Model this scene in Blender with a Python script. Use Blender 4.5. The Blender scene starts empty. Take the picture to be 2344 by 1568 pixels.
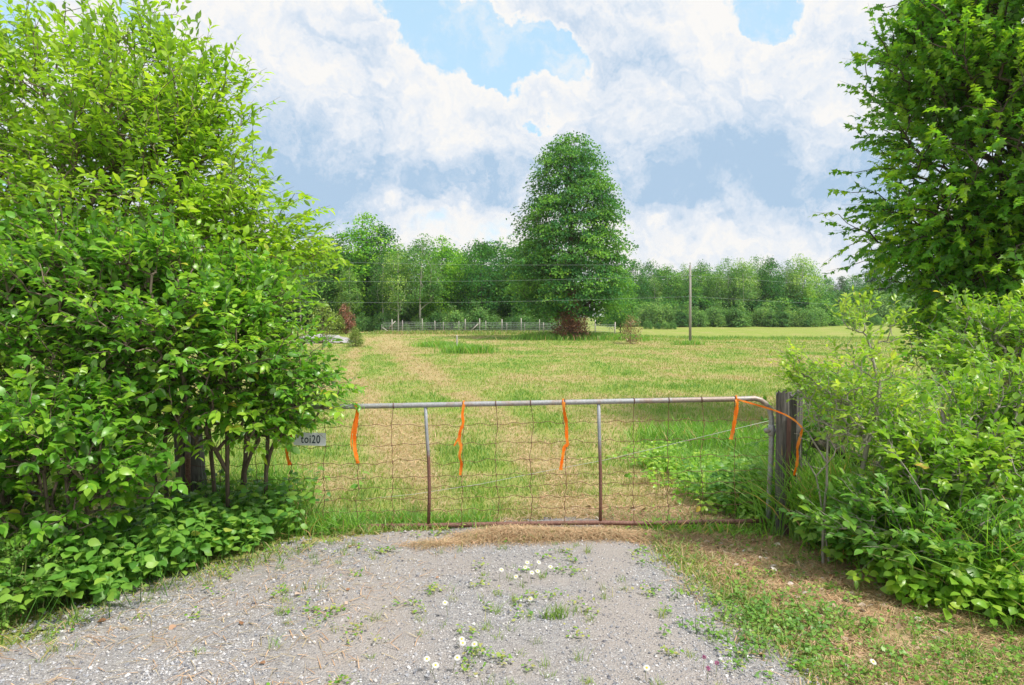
import bpy, math, random
import numpy as np
from mathutils import Vector

# ------------------------------------------------------------------ camera, sky, sun
scene = bpy.context.scene
CAMH = 1.905
HAZE = 0.0002
F = 1563.0                      # focal length in 2344-px-wide units (24 mm on 36 mm)
PITCH = math.atan(49 / F)
cam_d = bpy.data.cameras.new("camera")
cam_d.sensor_width = 36
cam_d.lens = 24
cam_d.clip_start = 0.05
cam_d.clip_end = 5000
cam = bpy.data.objects.new("camera", cam_d)
scene.collection.objects.link(cam)
cam.location = (0, 0, CAMH)
cam.rotation_euler = (math.pi / 2 - PITCH, 0, 0)
scene.camera = cam
scene.view_settings.view_transform = 'Standard'
scene.view_settings.look = 'None'
scene.view_settings.gamma = 1
scene.view_settings.exposure = 0.83
scene.render.engine = 'CYCLES'
scene.cycles.max_bounces = 7
scene.cycles.diffuse_bounces = 3
scene.cycles.glossy_bounces = 2
scene.cycles.transmission_bounces = 4
scene.cycles.caustics_reflective = False
scene.cycles.caustics_refractive = False

SUN_EL, SUN_AZ = 57.0, 122.0     # azimuth clockwise from +Y (view direction)
sd = bpy.data.lights.new("sun", 'SUN')
sd.energy = 3.0
sd.angle = math.radians(9)
sd.color = (1, 0.95, 0.86)
sun = bpy.data.objects.new("sun", sd)
scene.collection.objects.link(sun)
_a, _e = math.radians(SUN_AZ), math.radians(SUN_EL)
sdir = Vector((math.sin(_a) * math.cos(_e), math.cos(_a) * math.cos(_e), math.sin(_e)))
sun.rotation_euler = sdir.to_track_quat('Z', 'Y').to_euler()


def ang(px, py):
    """azimuth, elevation of a sight direction"""
    cx, cy = (px - 1172) / F, (784 - py) / F
    c, s = math.cos(PITCH), math.sin(PITCH)
    y = c + cy * s
    z = -s + cy * c
    return math.atan2(cx, y), math.atan2(z, math.hypot(cx, y))


class NT:
    """tiny node-tree writer"""
    def __init__(self, tree):
        self.t = tree
        tree.nodes.clear()

    def n(self, typ, ins=None, **props):
        nd = self.t.nodes.new(typ)
        for k, v in props.items():
            setattr(nd, k, v)
        if ins:
            for k, v in ins.items():
                self.put(nd.inputs[k], v)
        return nd

    def put(self, sock, v):
        if hasattr(v, 'is_linked') or isinstance(v, bpy.types.NodeSocket):
            self.t.links.new(v, sock)
        elif v is not None:
            if sock.type == 'RGBA' and len(v) == 3:
                v = (*v, 1)
            sock.default_value = v

    def m(self, op, a, b=None, c=None, clamp=False):
        nd = self.n('ShaderNodeMath', operation=op, use_clamp=clamp)
        self.put(nd.inputs[0], a)
        if b is not None: self.put(nd.inputs[1], b)
        if c is not None: self.put(nd.inputs[2], c)
        return nd.outputs[0]

    def v(self, op, a, b=None):
        nd = self.n('ShaderNodeVectorMath', operation=op)
        self.put(nd.inputs[0], a)
        if b is not None: self.put(nd.inputs[1], b)
        return nd.outputs['Value'] if op == 'LENGTH' else nd.outputs[0]

    def noise(self, vec, scale, detail=4, rough=0.55, dist=0.0):
        nd = self.n('ShaderNodeTexNoise', {'Vector': vec, 'Scale': scale, 'Detail': detail, 'Roughness': rough, 'Distortion': dist})
        return nd

    def smooth(self, x, lo, hi, a=0.0, b=1.0):
        nd = self.n('ShaderNodeMapRange', interpolation_type='SMOOTHSTEP')
        self.put(nd.inputs[0], x)
        for i, q in enumerate((lo, hi, a, b)):
            nd.inputs[i + 1].default_value = q
        return nd.outputs[0]

    def mix(self, f, a, b, blend='MIX'):
        nd = self.n('ShaderNodeMix', data_type='RGBA', blend_type=blend)
        self.put(nd.inputs[0], f)
        self.put(nd.inputs[6], a)
        self.put(nd.inputs[7], b)
        return nd.outputs[2]

    def ramp(self, f, stops):
        nd = self.n('ShaderNodeValToRGB')
        self.put(nd.inputs[0], f)
        el = nd.color_ramp.elements
        while len(el) < len(stops): el.new(0.5)
        for e, (p, c) in zip(el, stops):
            e.position = p
            e.color = (*c, 1)
        return nd.outputs[0]


world = bpy.data.worlds.new("World")
scene.world = world
world.use_nodes = True
w = NT(world.node_tree)
SKY = 0.12
tc = w.n('ShaderNodeTexCoord')
nd = w.n('ShaderNodeSeparateXYZ', {0: tc.outputs['Generated']})
az = w.m('ARCTAN2', nd.outputs[0], nd.outputs[1])
el = w.m('ARCSINE', nd.outputs[2])
A = w.n('ShaderNodeCombineXYZ', {0: az, 1: el, 2: 0.0}).outputs[0]


def warp_of(A):
    n1 = w.noise(A, 5.0, 3, 0.5)
    n2 = w.noise(A, 17.0, 6, 0.62)
    a = w.v('SCALE', w.v('SUBTRACT', n1.outputs['Color'], (0.5, 0.5, 0.5)))
    a.node.inputs['Scale'].default_value = 0.16
    b = w.v('SCALE', w.v('SUBTRACT', n2.outputs['Color'], (0.5, 0.5, 0.5)))
    b.node.inputs['Scale'].default_value = 0.11
    return w.v('ADD', A, w.v('ADD', a, b))


pw = warp_of(A)


def gauss_sum(vec, blobs):
    tot = None
    for px, py, rx, ry, wt in blobs:
        a, e = ang(px, py)
        d = w.v('MULTIPLY', w.v('SUBTRACT', vec, (a, e, 0)), (F / rx, F / ry, 0))
        q = w.m('POWER', w.v('LENGTH', d), 2.0)
        g = w.m('MULTIPLY', w.m('EXPONENT', w.m('MULTIPLY', q, -1.0)), wt)
        tot = g if tot is None else w.m('ADD', tot, g)
    return tot


holes = gauss_sum(pw, [(1040, 85, 105, 50, 1.15), (1195, 140, 110, 45, 1.15), (935, 15, 60, 48, 0.9), (1255, 105, 60, 45, .5), (1765, -2, 62, 40, 1.1), (1160, 0, 190, 32, -0.5),
                       (1240, 262, 30, 20, 0.6), (1105, 200, 40, 24, -.6), (1290, 60, 40, 40, -.3), (30, 20, 60, 40, 0.6), (1130, 520, 260, 34, 0.34), (700, 560, 250, 30, 0.3), (-900, 300, 500, 200, 1.0), (2600, 400, 200, 100, 1.0), (-300, -700, 500, 250, 1.0),
                       (1500, -800, 500, 200, 1.1), (3200, -600, 400, 300, 1.0), (395, 55, 60, 90, 0.5)])
n_c = w.noise(A, 9.0, 9, 0.6).outputs['Fac']
dens = w.m('SUBTRACT', w.m('ADD', 0.62, w.m('MULTIPLY', w.m('SUBTRACT', n_c, 0.5), 1.0)), holes)
cover = w.smooth(dens, 0.12, 0.36)
shade = gauss_sum(pw, [(860, 430, 330, 75, 1.0), (660, 360, 200, 90, 0.35), (720, 60, 170, 60, 0.42), (1380, 30, 170, 60, 0.4), (1540, 120, 170, 70, 0.3),
                       (1700, 410, 330, 80, 0.95), (1450, 440, 160, 60, 0.5), (1480, 310, 170, 60, 0.3), (1900, 440, 200, 50, 0.6), (1700, 300, 250, 90, 0.25),
                       (1080, 410, 160, 60, 0.5), (1900, 200, 110, 60, 0.25), (560, 220, 150, 60, 0.15), (-400, 300, 500, 200, 0.6), (2600, 100, 400, 200, 0.6)])
# relief: the clouds' lit side against their lee side
nA = w.noise(pw, 8.0, 9, 0.58).outputs['Fac']
nB = w.noise(w.v('ADD', pw, (0.012, 0.02, 0)), 8.0, 9, 0.58).outputs['Fac']
nC = w.noise(pw, 24.0, 7, 0.6).outputs['Fac']
nD = w.noise(w.v('ADD', pw, (0.004, 0.007, 0)), 24.0, 7, 0.6).outputs['Fac']
relief = w.m('ADD', w.m('MULTIPLY', w.m('SUBTRACT', nB, nA), 2.5), w.m('MULTIPLY', w.m('SUBTRACT', nD, nC), 1.1))
soft = w.smooth(w.noise(A, 3.2, 5, 0.5).outputs['Fac'], 0.4, 0.68)
nS = w.smooth(w.noise(pw, 7.0, 7, 0.6).outputs['Fac'], 0.3, 0.7, 0.55, 1.0)
sh = w.m('ADD', w.m('ADD', w.m('MULTIPLY', w.m('MULTIPLY', shade, nS), 0.88), relief), w.m('MULTIPLY', soft, 0.42))
edge = w.smooth(dens, 0.3, 0.62, -0.22, 0.06)
sh = w.m('ADD', sh, edge, clamp=True)
ccol = w.ramp(sh, [(0.0, (1.0, 0.985, 0.965)), (0.28, (0.87, 0.91, 0.97)), (0.6, (0.69, 0.79, 0.92)), (1.0, (0.46, 0.63, 0.83))])
sky = w.n('ShaderNodeTexSky', sky_type='NISHITA', sun_disc=False)
sky.sun_elevation = math.radians(SUN_EL)
sky.sun_rotation = math.radians(SUN_AZ)
sky.altitude = 200
sky.air_density = 1.0
sky.dust_density = 1.5
# thin high haze over the blue
blue = w.mix(0.72, sky.outputs[0], (2.85, 4.2, 5.1))
hz = w.smooth(el, 0.0, 0.22, 0.65, 0.0)
blue = w.mix(hz, blue, (4.0, 4.7, 5.2))
cl = w.v('SCALE', ccol)
cl.node.inputs['Scale'].default_value = 0.545 / SKY
wn = w.noise(w.v('MULTIPLY', pw, (1.0, 1.8, 1)), 9.0, 9, 0.62).outputs['Fac']
cover = w.m('MAXIMUM', cover, w.m('MULTIPLY', w.smooth(wn, 0.46, 0.74), 0.75))
final = w.mix(cover, blue, cl)
bg = w.n('ShaderNodeBackground', {'Color': final, 'Strength': SKY})
w.n('ShaderNodeOutputWorld', {'Surface': bg.outputs[0]})
world.cycles.sampling_method = 'MANUAL'
world.cycles.sample_map_resolution = 512

# ------------------------------------------------------------------ helpers
R = np.random.default_rng
ROOT = scene.collection


def sm(a, b, x):
    t = np.clip((np.asarray(x, float) - a) / (b - a), 0, 1)
    return t * t * (3 - 2 * t)


def hsh(ix, iy, s):
    v = np.sin(ix * 127.1 + iy * 311.7 + s * 74.7) * 43758.5453
    return v - np.floor(v)


def vnoise(x, y, s=0):
    ix, iy = np.floor(x), np.floor(y)
    fx, fy = x - ix, y - iy
    fx, fy = fx * fx * (3 - 2 * fx), fy * fy * (3 - 2 * fy)
    a, b = hsh(ix, iy, s), hsh(ix + 1, iy, s)
    c, d = hsh(ix, iy + 1, s), hsh(ix + 1, iy + 1, s)
    return (a * (1 - fx) + b * fx) * (1 - fy) + (c * (1 - fx) + d * fx) * fy


def fbm(x, y, s=0, o=4):
    x, y = np.asarray(x, float), np.asarray(y, float)
    t, amp, tot = 0, 0.5, 0
    for i in range(o):
        t = t + vnoise(x * 2 ** i + i * 13.7, y * 2 ** i + i * 5.3, s + i) * amp
        tot += amp
        amp *= 0.55
    return t / tot


TREE_XY = (5.32, 62.0)


def H(x, y):
    x, y = np.asarray(x, float), np.asarray(y, float)
    z = 0.55 * sm(45, 80, y) * (1 - sm(2, 22, x)) + 1.1 * sm(70, 150, y)
    z = z + 0.36 * np.exp(-(((x - TREE_XY[0]) / 5.5) ** 2 + ((y - TREE_XY[1]) / 4.0) ** 2))
    z = z + sm(7.5, 14, y) * 0.07 * (fbm(x * 0.35, y * 0.35, 3) - 0.5) * 2
    z = z + sm(150, 260, y) * 6 * sm(40, 110, x)
    return z


def ray(px, py):
    cx, cy = (px - 1172) / F, (784 - py) / F
    c, s = math.cos(PITCH), math.sin(PITCH)
    return np.array([cx, c + cy * s, -s + cy * c])


def P(px, py, Y):
    d = ray(px, py)
    return np.array([0, 0, CAMH]) + d * (Y / d[1])


def G(px, py):
    d = ray(px, py)
    t = 2.0
    while t < 400:
        p = np.array([0, 0, CAMH]) + d * t
        if p[2] < H(p[0], p[1]): break
        t += 0.01 if t < 12 else 0.05
    return p


def place(o, parent=None):
    ROOT.objects.link(o)
    if parent is not None: o.parent = parent
    return o


def tag(o, label=None, cat=None, group=None, kind=None):
    if label: o['label'] = label
    if cat: o['category'] = cat
    if group: o['group'] = group
    if kind: o['kind'] = kind
    return o


def empty(name, loc, label, cat, group=None):
    o = bpy.data.objects.new(name, None)
    o.empty_display_size = 0.2
    o.location = loc
    place(o)
    return tag(o, label, cat, group)


def mesh(name, V, Fc, mat, parent=None, attrs=None, base=None, smooth=True):
    """V (n,3); Fc (m,k) int array, or a list of such arrays"""
    V = np.asarray(V, float).reshape(-1, 3)
    if base is not None: V = V - np.asarray(base, float)
    if isinstance(Fc, np.ndarray): Fc = [Fc]
    me = bpy.data.meshes.new(name)
    me.vertices.add(len(V))
    me.vertices.foreach_set('co', V.astype(np.float32).ravel())
    loops = np.concatenate([f.ravel() for f in Fc]).astype(np.int32)
    sizes = np.concatenate([np.full(len(f), f.shape[1]) for f in Fc]).astype(np.int32)
    starts = np.concatenate([[0], np.cumsum(sizes)[:-1]]).astype(np.int32)
    me.loops.add(len(loops))
    me.loops.foreach_set('vertex_index', loops)
    me.polygons.add(len(sizes))
    me.polygons.foreach_set('loop_start', starts)
    me.polygons.foreach_set('loop_total', sizes)
    me.polygons.foreach_set('use_smooth', np.full(len(sizes), smooth))
    if attrs:
        for k, a in attrs.items():
            at = me.attributes.new(k, 'FLOAT', 'POINT')
            at.data.foreach_set('value', np.asarray(a, np.float32))
    me.update(calc_edges=True)
    if mat: me.materials.append(mat)
    o = bpy.data.objects.new(name, me)
    return place(o, parent)


class Acc:
    """collects pieces into one mesh"""
    def __init__(self):
        self.V, self.Fs, self.A, self.n = [], {}, [], 0

    def add(self, V, Fc, v=0.5):
        V = np.asarray(V, float).reshape(-1, 3)
        if isinstance(Fc, np.ndarray): Fc = [Fc]
        for f in Fc:
            self.Fs.setdefault(f.shape[1], []).append(f + self.n)
        self.V.append(V)
        self.A.append(np.broadcast_to(np.asarray(v, float), (len(V),)))
        self.n += len(V)
        return self

    def build(self, name, mat, parent=None, base=None, smooth=True):
        return mesh(name, np.concatenate(self.V), [np.concatenate(f) for f in self.Fs.values()], mat, parent,
                    {'v': np.concatenate(self.A)}, base, smooth)


def norm(a):
    return a / np.maximum(np.linalg.norm(a, axis=-1, keepdims=True), 1e-9)


def tube(pts, r, k=8, caps=True):
    pts = np.asarray(pts, float)
    n = len(pts)
    r = np.broadcast_to(np.asarray(r, float), (n,))
    t = np.gradient(pts, axis=0)
    t = norm(t)
    ref = np.array([0, 0, 1.0]) if abs(t[0][2]) < 0.8 else np.array([1.0, 0, 0])
    u = norm(np.cross(t[0], ref))
    V = []
    for i in range(n):
        u = norm(u - t[i] * np.dot(u, t[i]))
        b = np.cross(t[i], u)
        a = np.arange(k) / k * 2 * math.pi
        V.append(pts[i] + r[i] * (np.cos(a)[:, None] * u + np.sin(a)[:, None] * b))
    V = np.concatenate(V)
    i, j = np.meshgrid(np.arange(n - 1), np.arange(k), indexing='ij')
    q = np.stack([i * k + j, i * k + (j + 1) % k, (i + 1) * k + (j + 1) % k, (i + 1) * k + j], -1).reshape(-1, 4)
    out = [q]
    if caps:
        out.append(np.array([list(range(k))[::-1], list(range((n - 1) * k, n * k))]))
    return V, out


def frusta(p0, p1, r0, r1, k=5):
    """many separate tapered segments at once"""
    n = len(p0)
    t = norm(p1 - p0)
    ref = np.where(np.abs(t[:, 2:3]) < 0.8, np.array([[0, 0, 1.0]]), np.array([[1.0, 0, 0]]))
    u = norm(np.cross(t, ref))
    b = np.cross(t, u)
    a = np.arange(k) / k * 2 * math.pi
    ring = np.cos(a)[None, :, None] * u[:, None] + np.sin(a)[None, :, None] * b[:, None]
    V = np.concatenate([p0[:, None] + ring * r0[:, None, None], p1[:, None] + ring * r1[:, None, None]], 1)
    j = np.arange(k)
    q = np.stack([j, (j + 1) % k, k + (j + 1) % k, k + j], -1)
    Fc = (q[None] + (np.arange(n) * 2 * k)[:, None, None]).reshape(-1, 4)
    return V.reshape(-1, 3), Fc


# leaf shapes: x along the midrib
OV_V = np.array([(0, 0, 0), (.22, 0, .02), (.50, 0, .02), (.76, 0, -.03), (1, 0, -.12), (.16, .17, .05), (.40, .25, .075), (.68, .185, .04), (.16, -.17, .05), (.40, -.25, .075), (.68, -.185, .04)])
OV_F = np.array([(0, 1, 5), (1, 6, 5), (1, 2, 6), (2, 7, 6), (2, 3, 7), (3, 4, 7), (0, 8, 1), (1, 8, 9), (1, 9, 2), (2, 9, 10), (2, 10, 3), (3, 10, 4)])
SI_V = np.array([(0, 0, 0), (.45, .27, .07), (1, 0, -.03), (.45, -.27, .07)])
SI_F = np.array([(0, 2, 1), (0, 3, 2)])
MA_V = np.array([(0, 0, 0), (-.05, .30, 0), (.18, .30, .04), (.40, .52, .02), (.50, .22, .05), (1, 0, -.08), (.50, -.22, .05), (.40, -.52, .02), (.18, -.30, .04), (-.05, -.30, 0), (.3, 0, .0)])
MA_F = np.array([(10, 0, 1), (10, 1, 2), (10, 2, 3), (10, 3, 4), (10, 4, 5), (10, 5, 6), (10, 6, 7), (10, 7, 8), (10, 8, 9), (10, 9, 0)])[:, ::-1]


def instances(T, TF, O, X, Z, S, aspect=1.0, v=None):
    """copies of template T at O, x axis X, normal about Z, size S"""
    X = norm(X)
    Y = norm(np.cross(Z, X))
    Z = np.cross(X, Y)
    S = np.broadcast_to(np.asarray(S, float), (len(O),))
    As = np.broadcast_to(np.asarray(aspect, float), (len(O),))
    V = O[:, None] + S[:, None, None] * (T[None, :, 0:1] * X[:, None] + (T[None, :, 1:2] * As[:, None, None]) * Y[:, None] + T[None, :, 2:3] * Z[:, None])
    Fc = (TF[None] + (np.arange(len(O)) * len(T))[:, None, None]).reshape(-1, TF.shape[1])
    vv = np.repeat(v if v is not None else np.zeros(len(O)), len(T))
    return V.reshape(-1, 3), Fc, vv


def sprig_leaves(rg, p, d, L, n, size, spread=0.9, droop=0.25, up=0.9, varw=0.6, jit=0.35, tipbias=0.0):
    """leaves set alternately along short twigs"""
    S = len(p)
    j = np.tile(np.arange(n), S)
    i = np.repeat(np.arange(S), n)
    t = (j + 0.6) / n
    t = t ** (1 - tipbias)
    side0 = norm(np.cross(d, np.array([0, 0, 1.0])) + rg.normal(0, .25, (S, 3)))
    sgn = np.where(j % 2 == 0, 1.0, -1.0)[:, None]
    last = (j == n - 1)[:, None]
    dd = d[i]
    O = p[i] + dd * (t * L[i])[:, None] + np.array([0, 0, -1.0]) * (0.15 * L[i] * t ** 2)[:, None]
    X = dd * 0.75 + side0[i] * sgn * spread * np.where(last, 0.1, 1.0) + rg.normal(0, jit, (len(i), 3)) + np.array([0, 0, -droop])
    Z = np.array([0, 0, up]) + dd * 0.15 + rg.normal(0, 0.45, (len(i), 3))
    sz = size * (0.5 + 0.7 * rg.random(len(i))) * (1 - 0.25 * (t - 0.5) ** 2)
    v = varw * rg.random(S)[i] + (1 - varw) * rg.random(len(i))
    return O, X, Z, sz, v, t


def clump_leaves(rg, c, out, n, rh, rv, size, droop=0.35, varw=0.55):
    """flattened puffs of leaves round clump centres"""
    S = len(c)
    i = np.repeat(np.arange(S), n)
    g = rg.normal(0, 1, (len(i), 3))
    g = g / np.maximum(1, np.linalg.norm(g, axis=1, keepdims=True) / 1.7)
    side = norm(np.cross(out, np.array([0, 0, 1.0])) + 1e-6)
    rhv = np.broadcast_to(np.asarray(rh, float), (S,))[i][:, None]
    rvv = np.broadcast_to(np.asarray(rv, float), (S,))[i][:, None]
    O = c[i] + out[i] * g[:, 0:1] * rhv + side[i] * g[:, 1:2] * rhv * 0.8 + np.array([0, 0, 1.0]) * (g[:, 2:3] * rvv - 0.25 * rhv * g[:, 0:1] ** 2 * (g[:, 0:1] > 0))
    X = out[i] * 0.6 + rg.normal(0, 0.55, (len(i), 3)) + np.array([0, 0, -droop])
    Z = np.array([0, 0, 1.0]) + out[i] * 0.4 + rg.normal(0, 0.45, (len(i), 3))
    v = varw * rg.random(S)[i] + (1 - varw) * rg.random(len(i))
    return O, X, Z, size * (0.6 + 0.7 * rg.random(len(i))), v


def grow(rg, trunk, targets, bf=0.3, wob=0.06, r_tip=0.004, expo=2.3, rmin_trunk=None):
    """joins target points to a trunk polyline with the least wood; returns segments"""
    pts = [np.array(q, float) for q in trunk]
    par = [-1] + list(range(len(pts) - 1))
    N = len(pts) + 2 * len(targets)
    Pn = np.zeros((N, 3))
    pl = np.zeros(N)
    for k, q in enumerate(pts):
        Pn[k] = q
        pl[k] = 0 if k == 0 else pl[k - 1] + np.linalg.norm(q - Pn[k - 1])
    n = len(pts)
    start = n
    order = np.argsort(np.linalg.norm((targets - pts[0]), axis=1))
    tip = []
    for t in targets[order]:
        dv = t - Pn[1:n]
        dist = np.linalg.norm(dv, axis=1)
        pen = np.maximum(0, Pn[1:n, 2] - t[2]) * 0.9          # branches rise
        c = dist + bf * pl[1:n] + pen
        q = int(np.argmin(c)) + 1
        L = dist[q - 1]
        mid = (Pn[q] + t) / 2 + rg.normal(0, 1, 3) * wob * L + np.array([0, 0, 0.06 * L])
        Pn[n] = mid
        par.append(q)
        pl[n] = pl[q] + L / 2
        Pn[n + 1] = t
        par.append(n)
        pl[n + 1] = pl[q] + L
        tip.append(n + 1)
        n += 2
    par = np.array(par)
    acc = np.zeros(n)
    acc[tip] += r_tip ** expo
    for k in range(n - 1, 0, -1):
        acc[par[k]] += acc[k]
    rad = acc ** (1 / expo)
    if rmin_trunk is not None:
        for k in range(start):
            rad[k] = max(rad[k], rmin_trunk * (1 - 0.7 * k / start))
    seg = np.arange(1, n)
    p0, p1 = Pn[par[seg]], Pn[seg]
    if rmin_trunk is not None: rad = np.minimum(rad, rmin_trunk * 1.15)
    r1 = np.maximum(rad[seg], r_tip * 0.8)
    r0 = np.where(seg < start, rad[par[seg]], np.minimum(rad[par[seg]], r1 * 1.35))
    tipi = np.array(tip)
    dirs = norm(Pn[tipi] - Pn[par[par[tipi]]])
    return p0, p1, r0, r1, Pn[tipi], dirs


def blob_pts(rg, blobs, n, lo=0.35, clus=0.0, k=9):
    """points in a union of ellipsoids given by picture place, distance and radii (px, px, metres)"""
    C = np.array([P(b[0], b[1], b[2]) for b in blobs])
    Rr = np.array([(b[3] * b[2] / F, b[5], b[4] * b[2] / F) for b in blobs])
    wt = np.array([(b[6] if len(b) > 6 else 1) for b in blobs]) * (Rr.prod(1) ** 0.72)
    i = rg.choice(len(blobs), n, p=wt / wt.sum())
    if clus > 0:
        cc, _c, _i = blob_pts(rg, blobs, max(4, n // k), lo)
        j = rg.integers(0, len(cc), n)
        q = cc[j] + rg.normal(0, 1, (n, 3)) * clus * (.6 + .8 * rg.random(len(cc)))[j][:, None] * (1, 1, .7)
        return q, _c[j], _i[j]
    d = norm(rg.normal(0, 1, (n, 3)))
    r = (lo ** 3 + (1 - lo ** 3) * rg.random(n)) ** (1 / 3)
    r = r * (0.88 + 0.24 * rg.random(n))
    return C[i] + d * r[:, None] * Rr[i], C[i], i


# ------------------------------------------------------------------ materials
def material(name):
    m = bpy.data.materials.new(name)
    m.use_nodes = True
    return m, NT(m.node_tree)


def leaf_mat(name, stops, trans=0.4, tcol=(1.5, 1.6, 0.6), rough=0.42, spec=0.45, ov=0.0):
    m, t = material(name)
    if 'grass' not in name and 'petal' not in name and stops[0][1][1] > stops[0][1][0] * 1.3:
        stops = [(p, (min(1, c[0] * 1.28), c[1], c[2])) for p, c in stops]
    v = t.n('ShaderNodeAttribute', attribute_name='v').outputs['Fac']
    geo = t.n('ShaderNodeNewGeometry')
    base = t.ramp(v, stops)
    if ov:
        r_ = t.n('ShaderNodeObjectInfo').outputs['Random']
        hs = t.n('ShaderNodeHueSaturation', {'Hue': t.m('MULTIPLY_ADD', r_, -.05 * ov, .5 + .025 * ov), 'Saturation': 1.0, 'Value': t.m('MULTIPLY_ADD', r_, .65 * ov, 1 - .28 * ov), 'Color': base})
        base = hs.outputs[0]
    back = t.mix(geo.outputs['Backfacing'], base, t.mix(0.45, base, (0.22, 0.30, 0.16)))
    pr = t.n('ShaderNodeBsdfPrincipled', {'Base Color': back, 'Roughness': rough, 'Specular IOR Level': spec})
    tr = t.n('ShaderNodeBsdfTranslucent', {'Color': t.mix(1.0, base, tcol, 'MULTIPLY')})
    mx = t.n('ShaderNodeMixShader', {0: trans, 1: pr.outputs[0], 2: tr.outputs[0]})
    t.n('ShaderNodeOutputMaterial', {0: mx.outputs[0]})
    return m


def greens(dark, mid, light, tip=None):
    s = [(0.0, dark), (0.45, mid), (0.93, light)]
    s.append((1.0, tip or light))
    return s


M = {}
M['cherry'] = leaf_mat('cherry_leaf', greens((.09, .23, .02), (.19, .43, .03), (.36, .60, .06), (.45, .62, .12)), 0.48)
M['shrub'] = leaf_mat('shrub_leaf', greens((.045, .18, .024), (.11, .35, .032), (.29, .57, .055), (.55, .48, .08)), 0.38, rough=0.33)
M['shrub_big'] = leaf_mat('broad_shrub_leaf', greens((.045, .18, .02), (.10, .33, .028), (.24, .50, .045), (.5, .48, .06)), 0.38, rough=0.35)
M['vine'] = leaf_mat('vine_leaf', greens((.055, .21, .035), (.11, .33, .045), (.24, .48, .07), (.42, .50, .10)), 0.38, rough=0.45)
M['clover'] = leaf_mat('clover_leaf', greens((.05, .18, .03), (.11, .30, .05), (.20, .40, .07)), 0.3)
M['maple'] = leaf_mat('maple_leaf', greens((.045, .19, .025), (.11, .36, .03), (.30, .57, .035), (.42, .62, .05)), 0.45)
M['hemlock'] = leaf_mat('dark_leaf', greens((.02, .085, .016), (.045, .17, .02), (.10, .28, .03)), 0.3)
M['sapling'] = leaf_mat('sapling_leaf', greens((.09, .26, .035), (.22, .46, .055), (.40, .62, .09), (.60, .42, .14)), 0.45, rough=0.35)
M['pale_shrub'] = leaf_mat('pale_shrub_leaf', greens((.08, .25, .025), (.17, .42, .04), (.33, .56, .065), (.55, .42, .10)), 0.42, rough=0.33)
M['lone'] = leaf_mat('lone_tree_leaf', greens((.02, .115, .045), (.055, .22, .052), (.16, .42, .055), (.27, .50, .06)), 0.35, rough=.7, spec=.15)
M['far_dark'] = leaf_mat('far_dark_leaf', greens((.017, .10, .036), (.052, .21, .045), (.16, .40, .055)), 0.3, rough=.75, spec=.1, ov=1.0)
M['far_bright'] = leaf_mat('far_bright_leaf', greens((.04, .18, .025), (.12, .37, .035), (.27, .56, .045)), 0.35, rough=.75, spec=.1, ov=1.0)
M['far_birch'] = leaf_mat('far_birch_leaf', greens((.04, .15, .055), (.10, .28, .075), (.23, .46, .10)), 0.35, rough=.75, spec=.1, ov=1.0)
M['far_willow'] = leaf_mat('far_willow_leaf', greens((.038, .15, .055), (.09, .26, .075), (.19, .40, .10)), 0.3, rough=.75, spec=.1, ov=1.0)
M['pine'] = leaf_mat('pine_needles', greens((.02, .08, .035), (.04, .13, .05), (.08, .2, .07)), 0.2, rough=.8, spec=.1)
M['rust_needles'] = leaf_mat('dead_needles', greens((.13, .045, .03), (.26, .10, .06), (.38, .18, .10)), 0.2, tcol=(1.2, 1, .8))
M['tan_needles'] = leaf_mat('tan_needles', greens((.16, .11, .05), (.28, .18, .08), (.34, .28, .12)), 0.2, tcol=(1.2, 1, .8))
M['cedar'] = leaf_mat('cedar_needles', greens((.06, .15, .02), (.13, .26, .03), (.22, .36, .05)), 0.25)
M['grass'] = leaf_mat('grass_blade', [(0, (.08, .23, .025)), (.25, (.16, .34, .04)), (.5, (.30, .40, .08)), (.70, (.40, .39, .13)), (.85, (.48, .38, .20)), (1, (.60, .44, .27))], 0.3, tcol=(1.3, 1.4, .8), rough=.55, spec=.25)
M['lush'] = leaf_mat('lush_blade', [(0, (.055, .22, .025)), (.35, (.13, .38, .04)), (.62, (.26, .54, .08)), (.75, (.42, .42, .16)), (1, (.58, .44, .26))], 0.35, rough=.5, spec=.3)
M['hay'] = leaf_mat('hay_strand', [(0, (.34, .19, .10)), (.5, (.55, .35, .20)), (1, (.80, .57, .37))], 0.15, tcol=(1.1, 1, .8), rough=.6, spec=.25)
M['litter'] = leaf_mat('leaf_litter', [(0, (.20, .10, .05)), (.5, (.38, .22, .13)), (.8, (.5, .38, .3)), (1, (.6, .56, .52))], 0.1, tcol=(1, 1, 1), rough=.7, spec=.2)


def bark_mat(name, a, b, sc=14.0, stretch=(3, 3, 0.6), bump=0.5):
    m, t = material(name)
    co = t.n('ShaderNodeTexCoord').outputs['Object']
    cs = t.v('MULTIPLY', co, stretch)
    n = t.noise(cs, sc, 6, 0.65)
    col = t.ramp(n.outputs['Fac'], [(0.3, a), (0.68, b)])
    bp = t.n('ShaderNodeBump', {'Height': n.outputs['Fac'], 'Strength': bump, 'Distance': 0.01})
    pr = t.n('ShaderNodeBsdfPrincipled', {'Base Color': col, 'Roughness': 0.85, 'Specular IOR Level': 0.2, 'Normal': bp.outputs[0]})
    t.n('ShaderNodeOutputMaterial', {0: pr.outputs[0]})
    return m


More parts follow.
